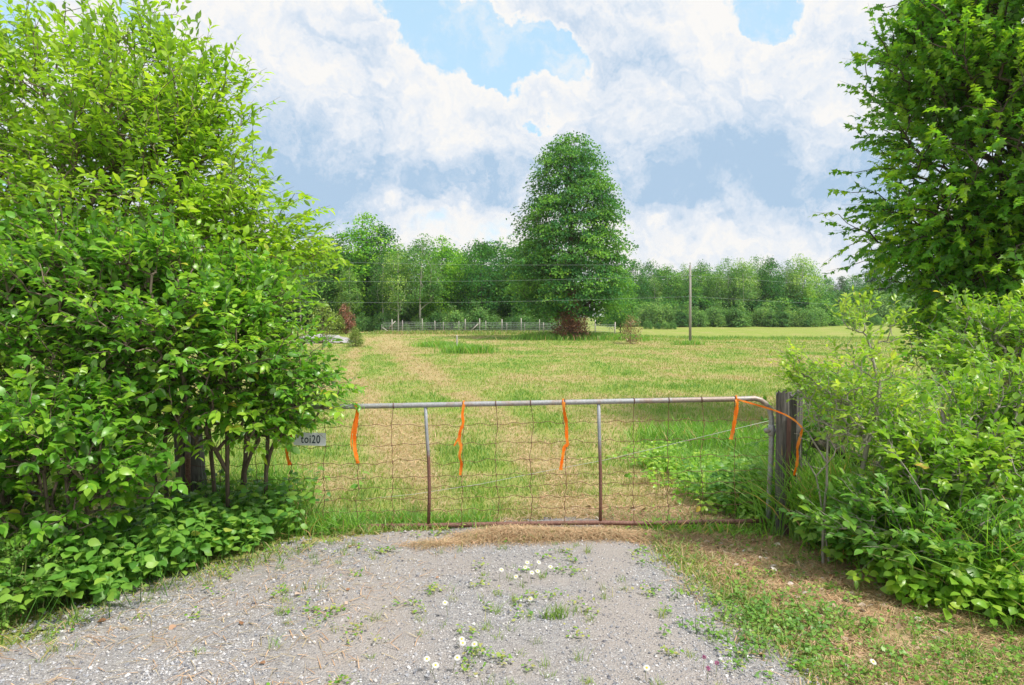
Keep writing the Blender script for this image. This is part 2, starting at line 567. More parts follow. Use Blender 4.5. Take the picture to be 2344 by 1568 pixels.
M['bark'] = bark_mat('bark', (.10, .075, .055), (.24, .19, .15))
M['bark_grey'] = bark_mat('grey_bark', (.20, .18, .15), (.40, .37, .33))
M['bark_dark'] = bark_mat('dark_bark', (.045, .035, .028), (.12, .095, .08))
M['birch_bark'] = bark_mat('birch_bark', (.34, .33, .30), (.62, .60, .56))
M['stem_green'] = bark_mat('green_stem', (.16, .20, .06), (.26, .30, .10))
M['wood'] = bark_mat('weathered_wood', (.045, .042, .042), (.22, .205, .20), 9.0, (7, 7, .45), 0.9)
M['wood_dark'] = bark_mat('dark_wood', (.05, .045, .04), (.17, .15, .13), 9.0, (7, 7, .6), 0.9)  # darker brown grained wood for the stub post and fallen rail
M['pole_wood'] = bark_mat('pole_wood', (.20, .19, .175), (.38, .365, .34), 6.0, (4, 4, .4), 0.4)
M['wood_pale'] = bark_mat('pale_wood', (.30, .28, .25), (.52, .49, .45), 6.0, (4, 4, .4), 0.4)

m, t = material('rusty_pipe')
co = t.n('ShaderNodeTexCoord').outputs['Object']
geo = t.n('ShaderNodeNewGeometry').outputs['Position']
z = t.n('ShaderNodeSeparateXYZ', {0: geo}).outputs[2]
n1 = t.noise(co, 5.0, 6, .6).outputs['Fac']
n2 = t.noise(co, 70.0, 4, .6).outputs['Fac']
f = t.m('ADD', t.m('MULTIPLY', t.m('SUBTRACT', 0.86, z), 4.0), t.m('MULTIPLY', t.m('SUBTRACT', n1, .5), 2.4), clamp=True)
gal = t.ramp(n2, [(.3, (.24, .26, .29)), (.7, (.36, .38, .41))])
rus = t.ramp(n2, [(.25, (.10, .045, .035)), (.55, (.20, .10, .075)), (.8, (.33, .20, .15))])
pr = t.n('ShaderNodeBsdfPrincipled', {'Base Color': t.mix(f, gal, rus), 'Roughness': 0.62, 'Metallic': 0.15})
t.n('ShaderNodeOutputMaterial', {0: pr.outputs[0]})
M['pipe'] = m

m, t = material('galvanised_pipe')
co = t.n('ShaderNodeTexCoord').outputs['Object']
n1 = t.noise(t.v('MULTIPLY', co, (1, 1, 1)), 3.0, 7, .65).outputs['Fac']
n2 = t.noise(co, 60.0, 4, .6).outputs['Fac']
gal = t.ramp(n2, [(.3, (.27, .28, .30)), (.7, (.42, .43, .45))])
warm = t.ramp(n2, [(.3, (.26, .20, .17)), (.7, (.40, .33, .29))])
pr = t.n('ShaderNodeBsdfPrincipled', {'Base Color': t.mix(t.smooth(n1, .48, .62), gal, warm), 'Roughness': 0.5, 'Metallic': 0.3})
t.n('ShaderNodeOutputMaterial', {0: pr.outputs[0]})
M['galv'] = m


def plain(name, col, rough=0.6, metal=0.0, var=0.15, sc=30):
    m, t = material(name)
    co = t.n('ShaderNodeTexCoord').outputs['Object']
    n = t.noise(co, sc, 4, .6).outputs['Fac']
    c = t.mix(n, tuple(q * (1 - var) for q in col), tuple(min(1, q * (1 + var)) for q in col))
    pr = t.n('ShaderNodeBsdfPrincipled', {'Base Color': c, 'Roughness': rough, 'Metallic': metal})
    t.n('ShaderNodeOutputMaterial', {0: pr.outputs[0]})
    return m


M['wire'] = plain('rusty_wire', (.16, .075, .05), .75, 0, .4, 40)
M['steel_dark'] = plain('dark_rusty_steel', (.10, .05, .045), .7, 0.1, .4, 25)
M['fence_wire'] = plain('galvanised_wire', (.50, .55, .54), .5, 0.2, .1)
M['cable'] = plain('cable_metal', (.30, .36, .36), .6)
M['twine'] = plain('white_twine', (.55, .56, .52), .8)
M['sign'] = plain('sign_plate', (.74, .77, .84), .4, 0, .06, 8)
M['ink'] = plain('sign_ink', (.02, .045, .07), .6)
M['petal'] = leaf_mat('daisy_petal', [(0, (.62, .62, .60)), (1, (.74, .74, .72))], .3, tcol=(1, 1, 1))
M['yolk'] = plain('daisy_centre', (.75, .5, .03), .7)
M['glass_ins'] = plain('insulator', (.35, .38, .36), .25)
M['pinkfl'] = plain('clover_flower', (.5, .16, .32), .7)
m, t = material('orange_tape')
tn = t.noise(t.n('ShaderNodeTexCoord').outputs['Object'], 9.0, 4, .6).outputs['Fac']
pr = t.n('ShaderNodeBsdfPrincipled', {'Base Color': t.mix(t.smooth(tn, .38, .62), (1.0, .22, .01), (1.0, .46, .07)), 'Roughness': .35})
tr = t.n('ShaderNodeBsdfTranslucent', {'Color': (1.0, .48, .03, 1)})
mx = t.n('ShaderNodeMixShader', {0: .5, 1: pr.outputs[0], 2: tr.outputs[0]})
t.n('ShaderNodeOutputMaterial', {0: mx.outputs[0]})
M['tape'] = m

# ------------------------------------------------------------------ ground masks (world metres)
DL = np.array([G(*q)[:2] for q in [(0, 1475), (150, 1405), (300, 1350), (450, 1308), (560, 1285), (680, 1250), (780, 1226), (960, 1216)]])
DR = np.array([G(*q)[:2] for q in [(1930, 1600), (1825, 1500), (1720, 1420), (1630, 1350), (1570, 1300), (1500, 1245), (1400, 1222)]])


def drive_mask(x, y):
    """>0 on the gravel, in metres from its edge"""
    xl = np.interp(y, DL[:, 1], DL[:, 0], left=-30, right=-0.8)
    xl = np.where(y < DL[0, 1], DL[0, 0] - (DL[0, 1] - y) * 3.2, xl)
    xr = np.interp(y, DR[:, 1], DR[:, 0])
    xr = np.where(y < DR[0, 1], DR[0, 0] + (DR[0, 1] - y) * 0.8, xr)
    n = (fbm(x * 3.1, y * 3.1, 5) - .5) * 0.55 + (fbm(x * 9, y * 9, 6) - .5) * .30
    return np.minimum(np.minimum((x - xl) * .5, xr - x), (6.42 + 0.1 * np.sin(x * 3) - y)) + n * .6


TRK = np.array([G(*q)[:2] for q in [(1340, 1200), (1280, 1110), (1200, 1010), (1120, 940), (1040, 890), (975, 850), (905, 800), (880, 775)]])
TRK2 = np.array([G(*q)[:2] for q in [(1010, 1200), (960, 1090), (905, 1000), (850, 920), (800, 860), (815, 800), (850, 775)]])
LSH = np.array([G(*q)[:2] for q in [(1720, 1190), (1650, 1130), (1560, 1080), (1480, 1035), (1440, 1010)]])


def near_line(x, y, L):
    xc = np.interp(y, L[:, 1], L[:, 0])
    return np.abs(x - xc)


def lush_mask(x, y):
    xc = np.interp(y, LSH[:, 1], LSH[:, 0])
    return sm(0.0, 0.45, x - xc) * (1 - sm(9.5, 13, y)) * sm(5.3, 5.8, y) * (1 - sm(8.2, 9.5, y) * sm(.5, 2, np.abs(x - 3)))


def straw_mask(x, y):
    """0 green ... 1 dry cut hay"""
    x, y = np.asarray(x, float), np.asarray(y, float)
    s = 0.44 + 1.15 * (fbm(x * .55, y * .30, 11, 5) - .5) + .5 * (fbm(x * 2.3, y * 1.3, 17, 3) - .5)
    s = s + .5 * np.exp(-(near_line(x, y, TRK) / (.3 + .012 * y)) ** 2) * 1.5 * np.clip(fbm(x * .8, y * .5, 4) * 2.2 - .35, 0, 1) + .45 * np.exp(-(near_line(x, y, TRK2) / .35) ** 2)
    s = s + .25 * sm(30, 55, x * 0 + y) * (fbm(x * .12, y * .5, 8) - .2)
    # bare hay patches seen beyond the gate
    for cx, cy, r, a in [(-2.3, 7.1, .9, .55), (4.6, 11.5, 1.3, .5), (1.9, 7.4, .45, .5), (3.0, 6.5, .5, .3), (13, 30, 3, .4), (1.6, 8.2, .5, .3)]:
        s = s + a * np.exp(-(((x - cx) / r) ** 2 + ((y - cy) / (r * .9)) ** 2))
    # greener: lush verge, long field on the right, round the lone tree
    s = s - .8 * lush_mask(x, y)
    s = s - .9 * np.exp(-(((x - TREE_XY[0]) / 5.5) ** 2 + ((y - TREE_XY[1] + 1) / 3.0) ** 2))
    s = s - .35 * sm(66, 74, y) * sm(6, 14, x)
    s = s - .30 * (1 - sm(6.5, 9, y)) * (fbm(x * .9, y * .9, 21) > .5)
    return np.clip(s, 0, 1)


# ------------------------------------------------------------------ ground
def axis(lo, hi, near_lo, near_hi, step, grow_f):
    a = list(np.arange(near_lo, near_hi, step))
    s, v = step, near_hi
    while v < hi:
        a.append(v); s *= grow_f; v += s
    a.append(hi)
    s, v, b = step, near_lo, []
    while True:
        s *= grow_f; v -= s
        if v < lo: break
        b.append(v)
    b.append(lo)
    return np.array(b[::-1] + a)


xs = axis(-900, 900, -9, 9, .10, 1.045)
ys = axis(-60, 2500, 2, 16, .10, 1.035)
gx, gy = np.meshgrid(xs, ys)
gz = H(gx, gy)
near = (gy < 12) & (gy > 0)
gz = gz + np.where(near, (fbm(gx * 2.2, gy * 2.2, 31) - .5) * .03, 0) - 0.015
ny, nx = gx.shape
ii, jj = np.meshgrid(np.arange(ny - 1), np.arange(nx - 1), indexing='ij')
gf = np.stack([ii * nx + jj, ii * nx + jj + 1, (ii + 1) * nx + jj + 1, (ii + 1) * nx + jj], -1).reshape(-1, 4)
m, t = material('field_ground')
s = t.n('ShaderNodeAttribute', attribute_name='straw').outputs['Fac']
lit = t.n('ShaderNodeAttribute', attribute_name='litter').outputs['Fac']
pos = t.n('ShaderNodeNewGeometry').outputs['Position']
nn = t.noise(pos, 2.2, 8, .7).outputs['Fac']
n3 = t.noise(pos, 24.0, 5, .7).outputs['Fac']
ns = t.noise(t.v('MULTIPLY', pos, (1, .45, 1)), .7, 6, .65).outputs['Fac']
sv = t.m('ADD', s, t.m('ADD', t.m('MULTIPLY', t.m('SUBTRACT', nn, .5), 1.1), t.m('MULTIPLY', t.m('SUBTRACT', ns, .5), .7)))
green = t.mix(n3, (.15, .21, .035), (.31, .37, .085))
straw = t.mix(n3, (.26, .215, .09), (.51, .42, .21))
col = t.mix(t.smooth(sv, .12, .80), green, straw)
col = t.mix(t.smooth(n3, .30, .48, .35, 0), col, (.12, .10, .045))
lc = t.mix(t.smooth(n3, .3, .7), (.30, .20, .12), (.66, .49, .33))
col = t.mix(t.m('MULTIPLY', lit, t.smooth(nn, .3, .6), clamp=True), col, lc)
bp = t.n('ShaderNodeBump', {'Height': n3, 'Strength': .7, 'Distance': .03})
pr = t.n('ShaderNodeBsdfPrincipled', {'Base Color': col, 'Roughness': .9, 'Specular IOR Level': .1, 'Normal': bp.outputs[0]})
t.n('ShaderNodeOutputMaterial', {0: pr.outputs[0]})
M['ground'] = m


def litter_mask(x, y):
    right = sm(0, .4, -drive_mask(x, y)) * sm(.3, 1.0, x) * (1 - sm(6.6, 7.2, y))
    left = .05 * (1 - sm(-1.2, -.3, x)) * (1 - sm(6.4, 7.0, y))
    return np.clip(right + left, 0, 1)


fx, fy = gx.ravel(), gy.ravel()
g = mesh('ground', np.stack([fx, fy, gz.ravel()], 1), gf, M['ground'], attrs={'straw': straw_mask(fx, fy), 'litter': litter_mask(fx, fy)})
tag(g, kind='structure')

# gravel drive: its own sheet with a ragged edge
st = .05
dx, dy = np.arange(-9, 6.5, st), np.arange(-4, 7, st)
X2, Y2 = np.meshgrid(dx, dy)
mk = drive_mask(X2, Y2) > 0
rut = -0.02 * np.exp(-((X2 + .75) / .35) ** 2) - .015 * np.exp(-((X2 - 1.25) / .3) ** 2)
Z2 = H(X2, Y2) + 0.006 + rut * (Y2 < 6) + .010 * (fbm(X2 * 2.5, Y2 * 2.5, 41) - .5) + np.clip(drive_mask(X2, Y2), 0, .3) * .08
ny, nx = X2.shape
ii, jj = np.meshgrid(np.arange(ny - 1), np.arange(nx - 1), indexing='ij')
keep = (mk[:-1, :-1] & mk[1:, :-1] & mk[:-1, 1:] & mk[1:, 1:])
q = np.stack([ii * nx + jj, ii * nx + jj + 1, (ii + 1) * nx + jj + 1, (ii + 1) * nx + jj], -1)[keep]
used = np.unique(q)
remap = np.zeros(ny * nx, int); remap[used] = np.arange(len(used))
m, t = material('gravel')
pos = t.n('ShaderNodeNewGeometry').outputs['Position']
vo = t.n('ShaderNodeTexVoronoi', {'Vector': pos, 'Scale': 75.0, 'Randomness': 1.0})
vo2 = t.n('ShaderNodeTexVoronoi', {'Vector': pos, 'Scale': 190.0})
big = t.noise(pos, 1.3, 5, .6).outputs['Fac']
sx = t.n('ShaderNodeSeparateXYZ', {0: t.v('ADD', pos, t.v('MULTIPLY', t.v('SUBTRACT', t.noise(pos, .8, 2).outputs['Color'], (.5, .5, .5)), (.5, .5, 0)))}).outputs[0]
trk = t.m('ADD', t.m('EXPONENT', t.m('MULTIPLY', t.m('POWER', t.m('MULTIPLY', t.m('ADD', sx, .95), 2.6), 2.0), -1.0)), t.m('EXPONENT', t.m('MULTIPLY', t.m('POWER', t.m('MULTIPLY', t.m('SUBTRACT', sx, .75), 3.0), 2.0), -1.0)))
big = t.m('ADD', big, t.m('MULTIPLY', trk, .16))
fine = t.noise(pos, 320.0, 2, .6).outputs['Fac']
c = t.ramp(t.n('ShaderNodeSeparateColor', {0: vo.outputs['Color']}).outputs[0], [(0, (.14, .14, .16)), (.4, (.27, .27, .29)), (.75, (.35, .345, .35)), (1, (.50, .50, .51))])
c2 = t.ramp(t.n('ShaderNodeSeparateColor', {0: vo2.outputs['Color']}).outputs[0], [(0, (.18, .165, .155)), (1, (.40, .375, .355))])
dirt = t.mix(fine, (.28, .245, .225), (.42, .38, .355))
c = t.mix(.45, c, c2)
c = t.mix(t.smooth(big, .45, .66, .1, .75), c, dirt)
hgt = t.m('ADD', t.m('MULTIPLY', vo.outputs['Distance'], -1.0), t.m('MULTIPLY', vo2.outputs['Distance'], -.4))
bp = t.n('ShaderNodeBump', {'Height': hgt, 'Strength': .8, 'Distance': .012})
pr = t.n('ShaderNodeBsdfPrincipled', {'Base Color': c, 'Roughness': .85, 'Specular IOR Level': .2, 'Normal': bp.outputs[0]})
t.n('ShaderNodeOutputMaterial', {0: pr.outputs[0]})
M['gravel'] = m
VV = np.stack([X2.ravel(), Y2.ravel(), Z2.ravel()], 1)[used]
tag(mesh('gravel_drive', VV, remap[q], M['gravel']), kind='structure')


def drive_z(x, y):
    r = -0.02 * np.exp(-((x + .75) / .35) ** 2) - .015 * np.exp(-((x - 1.25) / .3) ** 2)
    dm = drive_mask(x, y)
    return np.where(dm > 0, H(x, y) + .006 + r * (y < 6) + .010 * (fbm(x * 2.5, y * 2.5, 41) - .5) + np.clip(dm, 0, .3) * .08, H(x, y))


# loose stones
rg = R(5)
N = 170000
y = 2.9 + 4.2 * rg.random(N) ** 1.25
x = (rg.random(N) * 2 - 1) * (y * .8 + .4)
dm = drive_mask(x, y)
dirtp = fbm(x * 1.1, y * 1.1, 51, 3)
trkp = np.exp(-((x + .95) * 2.6) ** 2) + np.exp(-((x - .75) * 3.0) ** 2)
ok = (dm > -.12 * rg.random(N)) & (rg.random(N) > .55 * trkp) & (rg.random(N) < np.clip(1.5 - 2.2 * np.clip(dirtp - .42, 0, 1) * 2, .25, 1))
x, y = x[ok], y[ok]
n = len(x)
OC_V = np.array([(1, .1, 0), (.1, 1, .1), (-1, -.1, 0), (0, -1, -.1), (.15, .1, .8), (-.1, .1, -.8), ]) * .5
OC_F = np.array([(0, 1, 4), (1, 2, 4), (2, 3, 4), (3, 0, 4), (1, 0, 5), (2, 1, 5), (3, 2, 5), (0, 3, 5)])
sz = .006 + .010 * rg.random(n) ** 2 + .016 * (rg.random(n) < .04)
Xd = norm(np.stack([rg.normal(0, 1, n), rg.normal(0, 1, n), rg.normal(0, .25, n)], 1))
Zd = np.array([0, 0, 1.0]) + rg.normal(0, .3, (n, 3))
V, Fc, vv = instances(OC_V, OC_F, np.stack([x, y, drive_z(x, y) + sz * .12], 1), Xd, Zd, sz, .6 + .5 * rg.random(n), rg.random(n))
m, t = material('gravel_stone')
v = t.n('ShaderNodeAttribute', attribute_name='v').outputs['Fac']
pos = t.n('ShaderNodeNewGeometry').outputs['Position']
big = t.noise(pos, 1.3, 5, .6).outputs['Fac']
c = t.ramp(v, [(0, (.12, .125, .15)), (.25, (.26, .27, .30)), (.6, (.42, .425, .45)), (.8, (.45, .43, .42)), (1, (.66, .66, .68))])
c = t.mix(t.smooth(big, .45, .66, .0, .35), c, (.33, .29, .27))
pr = t.n('ShaderNodeBsdfPrincipled', {'Base Color': c, 'Roughness': .8, 'Specular IOR Level': .25})
t.n('ShaderNodeOutputMaterial', {0: pr.outputs[0]})
tag(mesh('gravel_stones', V, Fc, m, attrs={'v': vv}, smooth=False), 'loose grey crushed stones scattered over the drive', 'gravel', kind='stuff')


# ------------------------------------------------------------------ grass
def blades(rg, x, y, z, h, wd, v, lean=.35, seg=2, flat=False):
    """curved blades; returns verts, faces, v"""
    n = len(x)
    a = rg.random(n) * 2 * math.pi
    d = np.stack([np.cos(a), np.sin(a), np.zeros(n)], 1)
    wd = np.broadcast_to(wd, (n,))
    b = rg.random(n) * 2 * math.pi
    s = np.stack([np.cos(b), np.sin(b), np.zeros(n)], 1) * (wd * .5)[:, None]
    o = np.stack([x, y, z], 1)
    L = np.broadcast_to(np.asarray(lean, float), (n,)) * (.4 + 1.2 * rg.random(n))
    if flat:
        up = .02 + .22 * rg.random(n) ** 2
    else:
        up = 1.0 / np.sqrt(1 + L * L)
    V = []
    for k in range(seg + 1):
        t = k / seg
        if flat:
            c = o + d * (h * t)[:, None] + np.array([0, 0, 1.0]) * (h * up * np.sin(math.pi * t) * .9 + .004)[:, None]
        else:
            c = o + d * (h * L * t * t)[:, None] + np.array([0, 0, 1.0]) * (h * (up * t - .35 * np.clip(L - .6, 0, 2) * t * t))[:, None]
        wk = 1.0 if k == 0 else (1 - .55 * t if k < seg else 0)
        if k < seg:
            V += [c - s * wk, c + s * wk]
        else:
            V += [c]
    V = np.stack(V, 1)
    nv = 2 * seg + 1
    F3 = [(2 * seg - 2, 2 * seg - 1, 2 * seg)]
    for k in range(seg - 1):
        F3 += [(2 * k, 2 * k + 1, 2 * k + 3), (2 * k, 2 * k + 3, 2 * k + 2)]
    F3 = np.array(F3)
    Fc = (F3[None] + (np.arange(n) * nv)[:, None, None]).reshape(-1, 3)
    return V.reshape(-1, 3), Fc, np.repeat(v, nv)


rg = R(11)
acc = Acc()
N = 430000
y = 6.2 * np.exp(rg.random(N) * math.log(78 / 6.2))
x = (rg.random(N) * 2 - 1) * (y * .80 + .6)
clump = fbm(x * 3.0, y * 3.0, 61, 3)
s = straw_mask(x, y)
keep = (drive_mask(x, y) < 0) & (rg.random(N) < .35 + .9 * clump - .25 * s)
x, y, s, clump = x[keep], y[keep], s[keep], clump[keep]
n = len(x)
h = (.035 + .05 * rg.random(n) + .09 * np.clip(clump - .5, 0, 1) * 2) * (1 + .8 * lush_mask(x, y)) * (1 - .35 * s)
long_r = sm(66, 70, y) * sm(5, 12, x) + sm(4, 8, x) * sm(9, 12, y) * (1 - sm(16, 20, y)) * .5
h = h * (1 + 2.2 * long_r)
wd = .0045 + .00075 * y * (.6 + .8 * rg.random(n))
h = h + .0012 * y
v = np.clip(s * .70 + .12 + (rg.random(n) - .4) * (.5 - .25 * sm(10, 30, y)), 0, 1)
V, Fc, vv = blades(rg, x, y, H(x, y) - .02, h, wd, v, .55, 2)
acc.add(V, Fc, vv)
tag(acc.build('field_grass', M['grass']), 'short mown green and straw coloured grass over the field', 'grass', kind='stuff')

# cut hay lying in the field
acc = Acc()
N = 130000
y = 6.1 * np.exp(rg.random(N) ** 1.3 * math.log(50 / 6.1))
x = (rg.random(N) * 2 - 1) * (y * .80 + .6)
s = straw_mask(x, y)
keep = (drive_mask(x, y) < .05) & (rg.random(N) < sm(.35, .85, s))
x, y = x[keep], y[keep]
n = len(x)
V, Fc, vv = blades(rg, x, y, H(x, y) + .01, .05 + .12 * rg.random(n) + .002 * y, .003 + .0007 * y, rg.random(n) * (1 - .4 * sm(10, 30, y)), flat=True)
acc.add(V, Fc, vv)
tag(acc.build('cut_hay', M['hay']), 'dry tan hay cuttings lying across the mown field', 'hay', kind='stuff')


def scatter_line(rg, pxs, n, spread):
    """points near the ground line through picture points"""
    L = np.array([G(*q)[:2] for q in pxs])
    seg = np.linalg.norm(np.diff(L, axis=0), axis=1)
    cum = np.concatenate([[0], np.cumsum(seg)])
    u = rg.random(n) * cum[-1]
    x = np.interp(u, cum, L[:, 0]) + rg.normal(0, spread, n)
    y = np.interp(u, cum, L[:, 1]) + rg.normal(0, spread, n)
    return x, y


# tall verge grass on both sides of the gate
def tall_grass(name, spots, label, cat='grass', seed=3, kind='stuff', mat='grass', dry=.12, bright=0.0, wide=1.0):
    rg = R(seed)
    acc = Acc()
    for pxs, n, spread, h0, h1, lean in spots:
        x, y = scatter_line(rg, pxs, n, spread)
        h = h0 + (h1 - h0) * rg.random(n)
        v = np.where(rg.random(n) < dry, .7 + .3 * rg.random(n), .2 + bright + .36 * rg.random(n))
        V, Fc, vv = blades(rg, x, y, H(x, y) - .01, h, .007 * wide + .007 * wide * rg.random(n) + .0009 * np.maximum(y - 7, 0), v, lean, 4)
        acc.add(V, Fc, vv)
    return tag(acc.build(name, M[mat]), label, cat, kind=kind)


tall_grass('verge_grass', [
    ([(560, 1215), (640, 1205), (720, 1210), (800, 1210)], 3400, .10, .08, .24, .8),
    ([(690, 1190), (800, 1195), (960, 1200), (1100, 1200)], 3800, .10, .05, .14, .7),
    ([(560, 1240), (620, 1225)], 500, .07, .15, .32, .9),
    ([(600, 1160), (670, 1170)], 900, .12, .25, .6, .6),
    ([(560, 1170), (650, 1185), (700, 1190)], 500, .10, .15, .40, .7),
    ([(430, 1180), (540, 1185)], 500, .15, .3, .6, .7)],
    'green grass fringing the gravel at the left end of the gate', seed=3, mat='lush')
tall_grass('gravel_edge_grass', [
    ([(60, 1470), (180, 1420), (330, 1370), (470, 1325), (590, 1290), (700, 1255)], 900, .10, .03, .13, .8),
    ([(1500, 1235), (1590, 1300), (1650, 1350), (1730, 1410), (1830, 1500)], 1500, .13, .03, .12, .8),
    ([(760, 1222), (900, 1216), (1000, 1212)], 500, .05, .03, .10, .8)],
    'short yellowish grass tufts along the ragged gravel edge', seed=14, dry=.4)
tall_grass('roadside_grass', [
    ([(1815, 1200), (1900, 1212), (1990, 1225)], 420, .10, .6, 1.1, .6),
    ([(1760, 1180), (1860, 1200), (1950, 1220)], 2600, .18, .20, .55, .7),
    ([(1480, 1215), (1620, 1222), (1740, 1225)], 900, .08, .06, .18, .8),
    ([(1790, 1215), (1880, 1235), (2000, 1275), (2140, 1330)], 1300, .12, .5, .95, .6),
    ([(2080, 1300), (2200, 1340), (2360, 1390)], 1100, .18, .4, .9, .7),
    ([(1930, 1260), (2060, 1290), (2200, 1350), (2400, 1430)], 1500, .15, .15, .40, .9)],
    'tall arching green grass below the bushes right of the gate', seed=4, mat='lush', wide=1.5, bright=.05)
tall_grass('field_verge_grass', [
    ([(1540, 1060), (1620, 1090), (1690, 1130), (1760, 1170)], 3600, .22, .10, .34, .7),
    ([(1560, 1010), (1640, 1000), (1760, 1020)], 2600, .45, .15, .35, .6)],
    'lush green grass inside the field behind the right gate end', seed=5, dry=.05, mat='lush')
tall_grass('mound_grass', [
    ([(1215, 775), (1290, 772), (1360, 773), (1440, 777)], 5200, 1.0, .25, .6, .4),
    ([(1560, 789), (1600, 789)], 260, .35, .2, .5, .4)],
    'long uncut grass on the mound round the lone tree', seed=6, dry=.08, mat='lush')
tall_grass('long_grass_patch', [
    ([(985, 793), (1045, 797)], 1500, .6, .25, .55, .4),
    ([(1035, 808), (1112, 808)], 1900, .45, .3, .65, .4)],
    'patch of uncut green grass round the short post in the field', 'grass', seed=7, dry=.06, mat='lush')
tall_grass('fence_line_grass', [
    ([(860, 764), (1000, 764), (1150, 764), (1260, 764)], 5200, .7, .15, .5, .4)],
    'long grass along the foot of the far wire fence', seed=8, dry=.35)

# ------------------------------------------------------------------ leafy ground plants
def plants(name, area, n, h0, h1, size, mat, label, seed, per=5, tmpl='ov', aspect=1.35, cat='plants', kind='stuff', spread=.2):
    rg = R(seed)
    x, y = [], []
    x, y = scatter_line(rg, area, n, spread)
    base = np.stack([x, y, H(x, y)], 1)
    h = h0 + (h1 - h0) * rg.random(n)
    lean = rg.normal(0, .25, (n, 2)) * h[:, None]
    top = base + np.stack([lean[:, 0], lean[:, 1], h], 1)
    d = norm(top - base)
    a = Acc()
    V, Fc = frusta(base, top, np.full(n, .0035), np.full(n, .002), 3)
    a.add(V, Fc, .3)
    i = np.repeat(np.arange(n), per)
    j = np.tile(np.arange(per), n)
    an = j * 2.4 + rg.random(n)[i] * 6.28
    out = np.stack([np.cos(an), np.sin(an), -.15 + rg.normal(0, .25, len(i))], 1)
    tt = 1 - .55 * (j / per) * (rg.random(len(i)) * .5 + .5)
    O = base[i] + (top - base)[i] * tt[:, None] + out * .025
    Z = np.array([0, 0, 1.0]) + rg.normal(0, .32, (len(i), 3)) + np.array([0, -.35, 0])
    v = .5 * rg.random(n)[i] + .5 * rg.random(len(i))
    T, TF = (OV_V, OV_F) if tmpl == 'ov' else (MA_V, MA_F)
    V, Fc, vv = instances(T, TF, O, out, Z, size * (.6 + .6 * rg.random(len(i))), aspect, v)
    a.add(V, Fc, vv)
    return tag(a.build(name, M[mat]), label, cat, kind=kind)


plants('vine_ground_cover', [(150, 1385), (260, 1340), (400, 1290), (520, 1255), (600, 1215)], 560, .10, .34, .085, 'vine',
       'low broad leaved vines carpeting the foot of the left bushes', 21, 4, aspect=1.5, spread=.16)
plants('bank_plants', [(60, 1400), (300, 1310), (480, 1240), (620, 1190)], 380, .25, .5, .085, 'vine',
       'taller broad leaved weeds behind the left ground vines', 22, 5, aspect=1.4, spread=.30)
plants('right_ground_plants', [(1880, 1240), (1960, 1265), (2060, 1300), (2120, 1335)], 300, .12, .42, .085, 'vine',
       'dark broad leaved plants at the foot of the right bushes', 23, 6, aspect=1.5, spread=.17)
plants('bright_ground_plants', [(2100, 1330), (2200, 1370), (2330, 1400), (2420, 1420)], 460, .10, .34, .08, 'pale_shrub',
       'bright yellow green leafy plants in the lower right corner', 24, 6, aspect=1.5, spread=.22)
plants('field_weeds', [(1500, 1050), (1580, 1090), (1660, 1140), (1740, 1180)], 330, .06, .24, .07, 'pale_shrub',
       'bright green leafy weeds inside the field along the mown edge', 25, 6, aspect=1.3, spread=.30)
plants('post_weeds', [(1690, 1150), (1760, 1180), (1830, 1205)], 360, .15, .5, .075, 'vine',
       'leafy weeds crowding the right gate post', 26, 6, aspect=1.3, spread=.2)
plants('clover_patch', [(1720, 1440), (1850, 1450)], 150, .02, .10, .026, 'clover', 'low clover patches beside the right edge of the gravel', 27, 7, 'ma', 1.3, spread=.26)

# small weeds on the gravel and the litter strip
rg = R(33)
acc = Acc()
K = 820
ky = 3.2 + 3.2 * rg.random(K)
kx = (rg.random(K) * 2 - 1) * ky * .78
dm = drive_mask(kx, ky)
ok = rg.random(K) < np.where(dm < .25, 1, np.where(fbm(kx * .8, ky * .8, 71) > .52, .5, .14))
ok |= (np.abs(kx - .1) < .35) & (ky < 5.5)
kx, ky = kx[ok], ky[ok]
for cx, cy in zip(kx, ky):
    kind = rg.random()
    if kind < .5:
        n = int(6 + 22 * rg.random())
        x, y = cx + rg.normal(0, .02, n), cy + rg.normal(0, .02, n)
        V, Fc, vv = blades(rg, x, y, drive_z(x, y), .03 + .10 * rg.random(n) * rg.random(), .003 + .002 * rg.random(n), np.clip(.15 + .6 * rg.random(n), 0, 1), .7, 3)
    else:
        n = int(8 + 22 * rg.random())
        x, y = cx + rg.normal(0, .035, n), cy + rg.normal(0, .035, n)
        O = np.stack([x, y, drive_z(x, y) + .012 + .03 * rg.random(n)], 1)
        V, Fc, vv = instances(OV_V, OV_F, O, rg.normal(0, 1, (n, 3)) * (1, 1, .25), np.array([0, 0, 1.0]) + rg.normal(0, .35, (n, 3)), .012 + .022 * rg.random(n), 1.3, np.clip(rg.random(n) * .75, 0, 1))
    acc.add(V, Fc, vv)
tag(acc.build('gravel_weeds', M['grass']), 'small weeds and grass sprouts scattered over the gravel', 'weeds', kind='stuff')

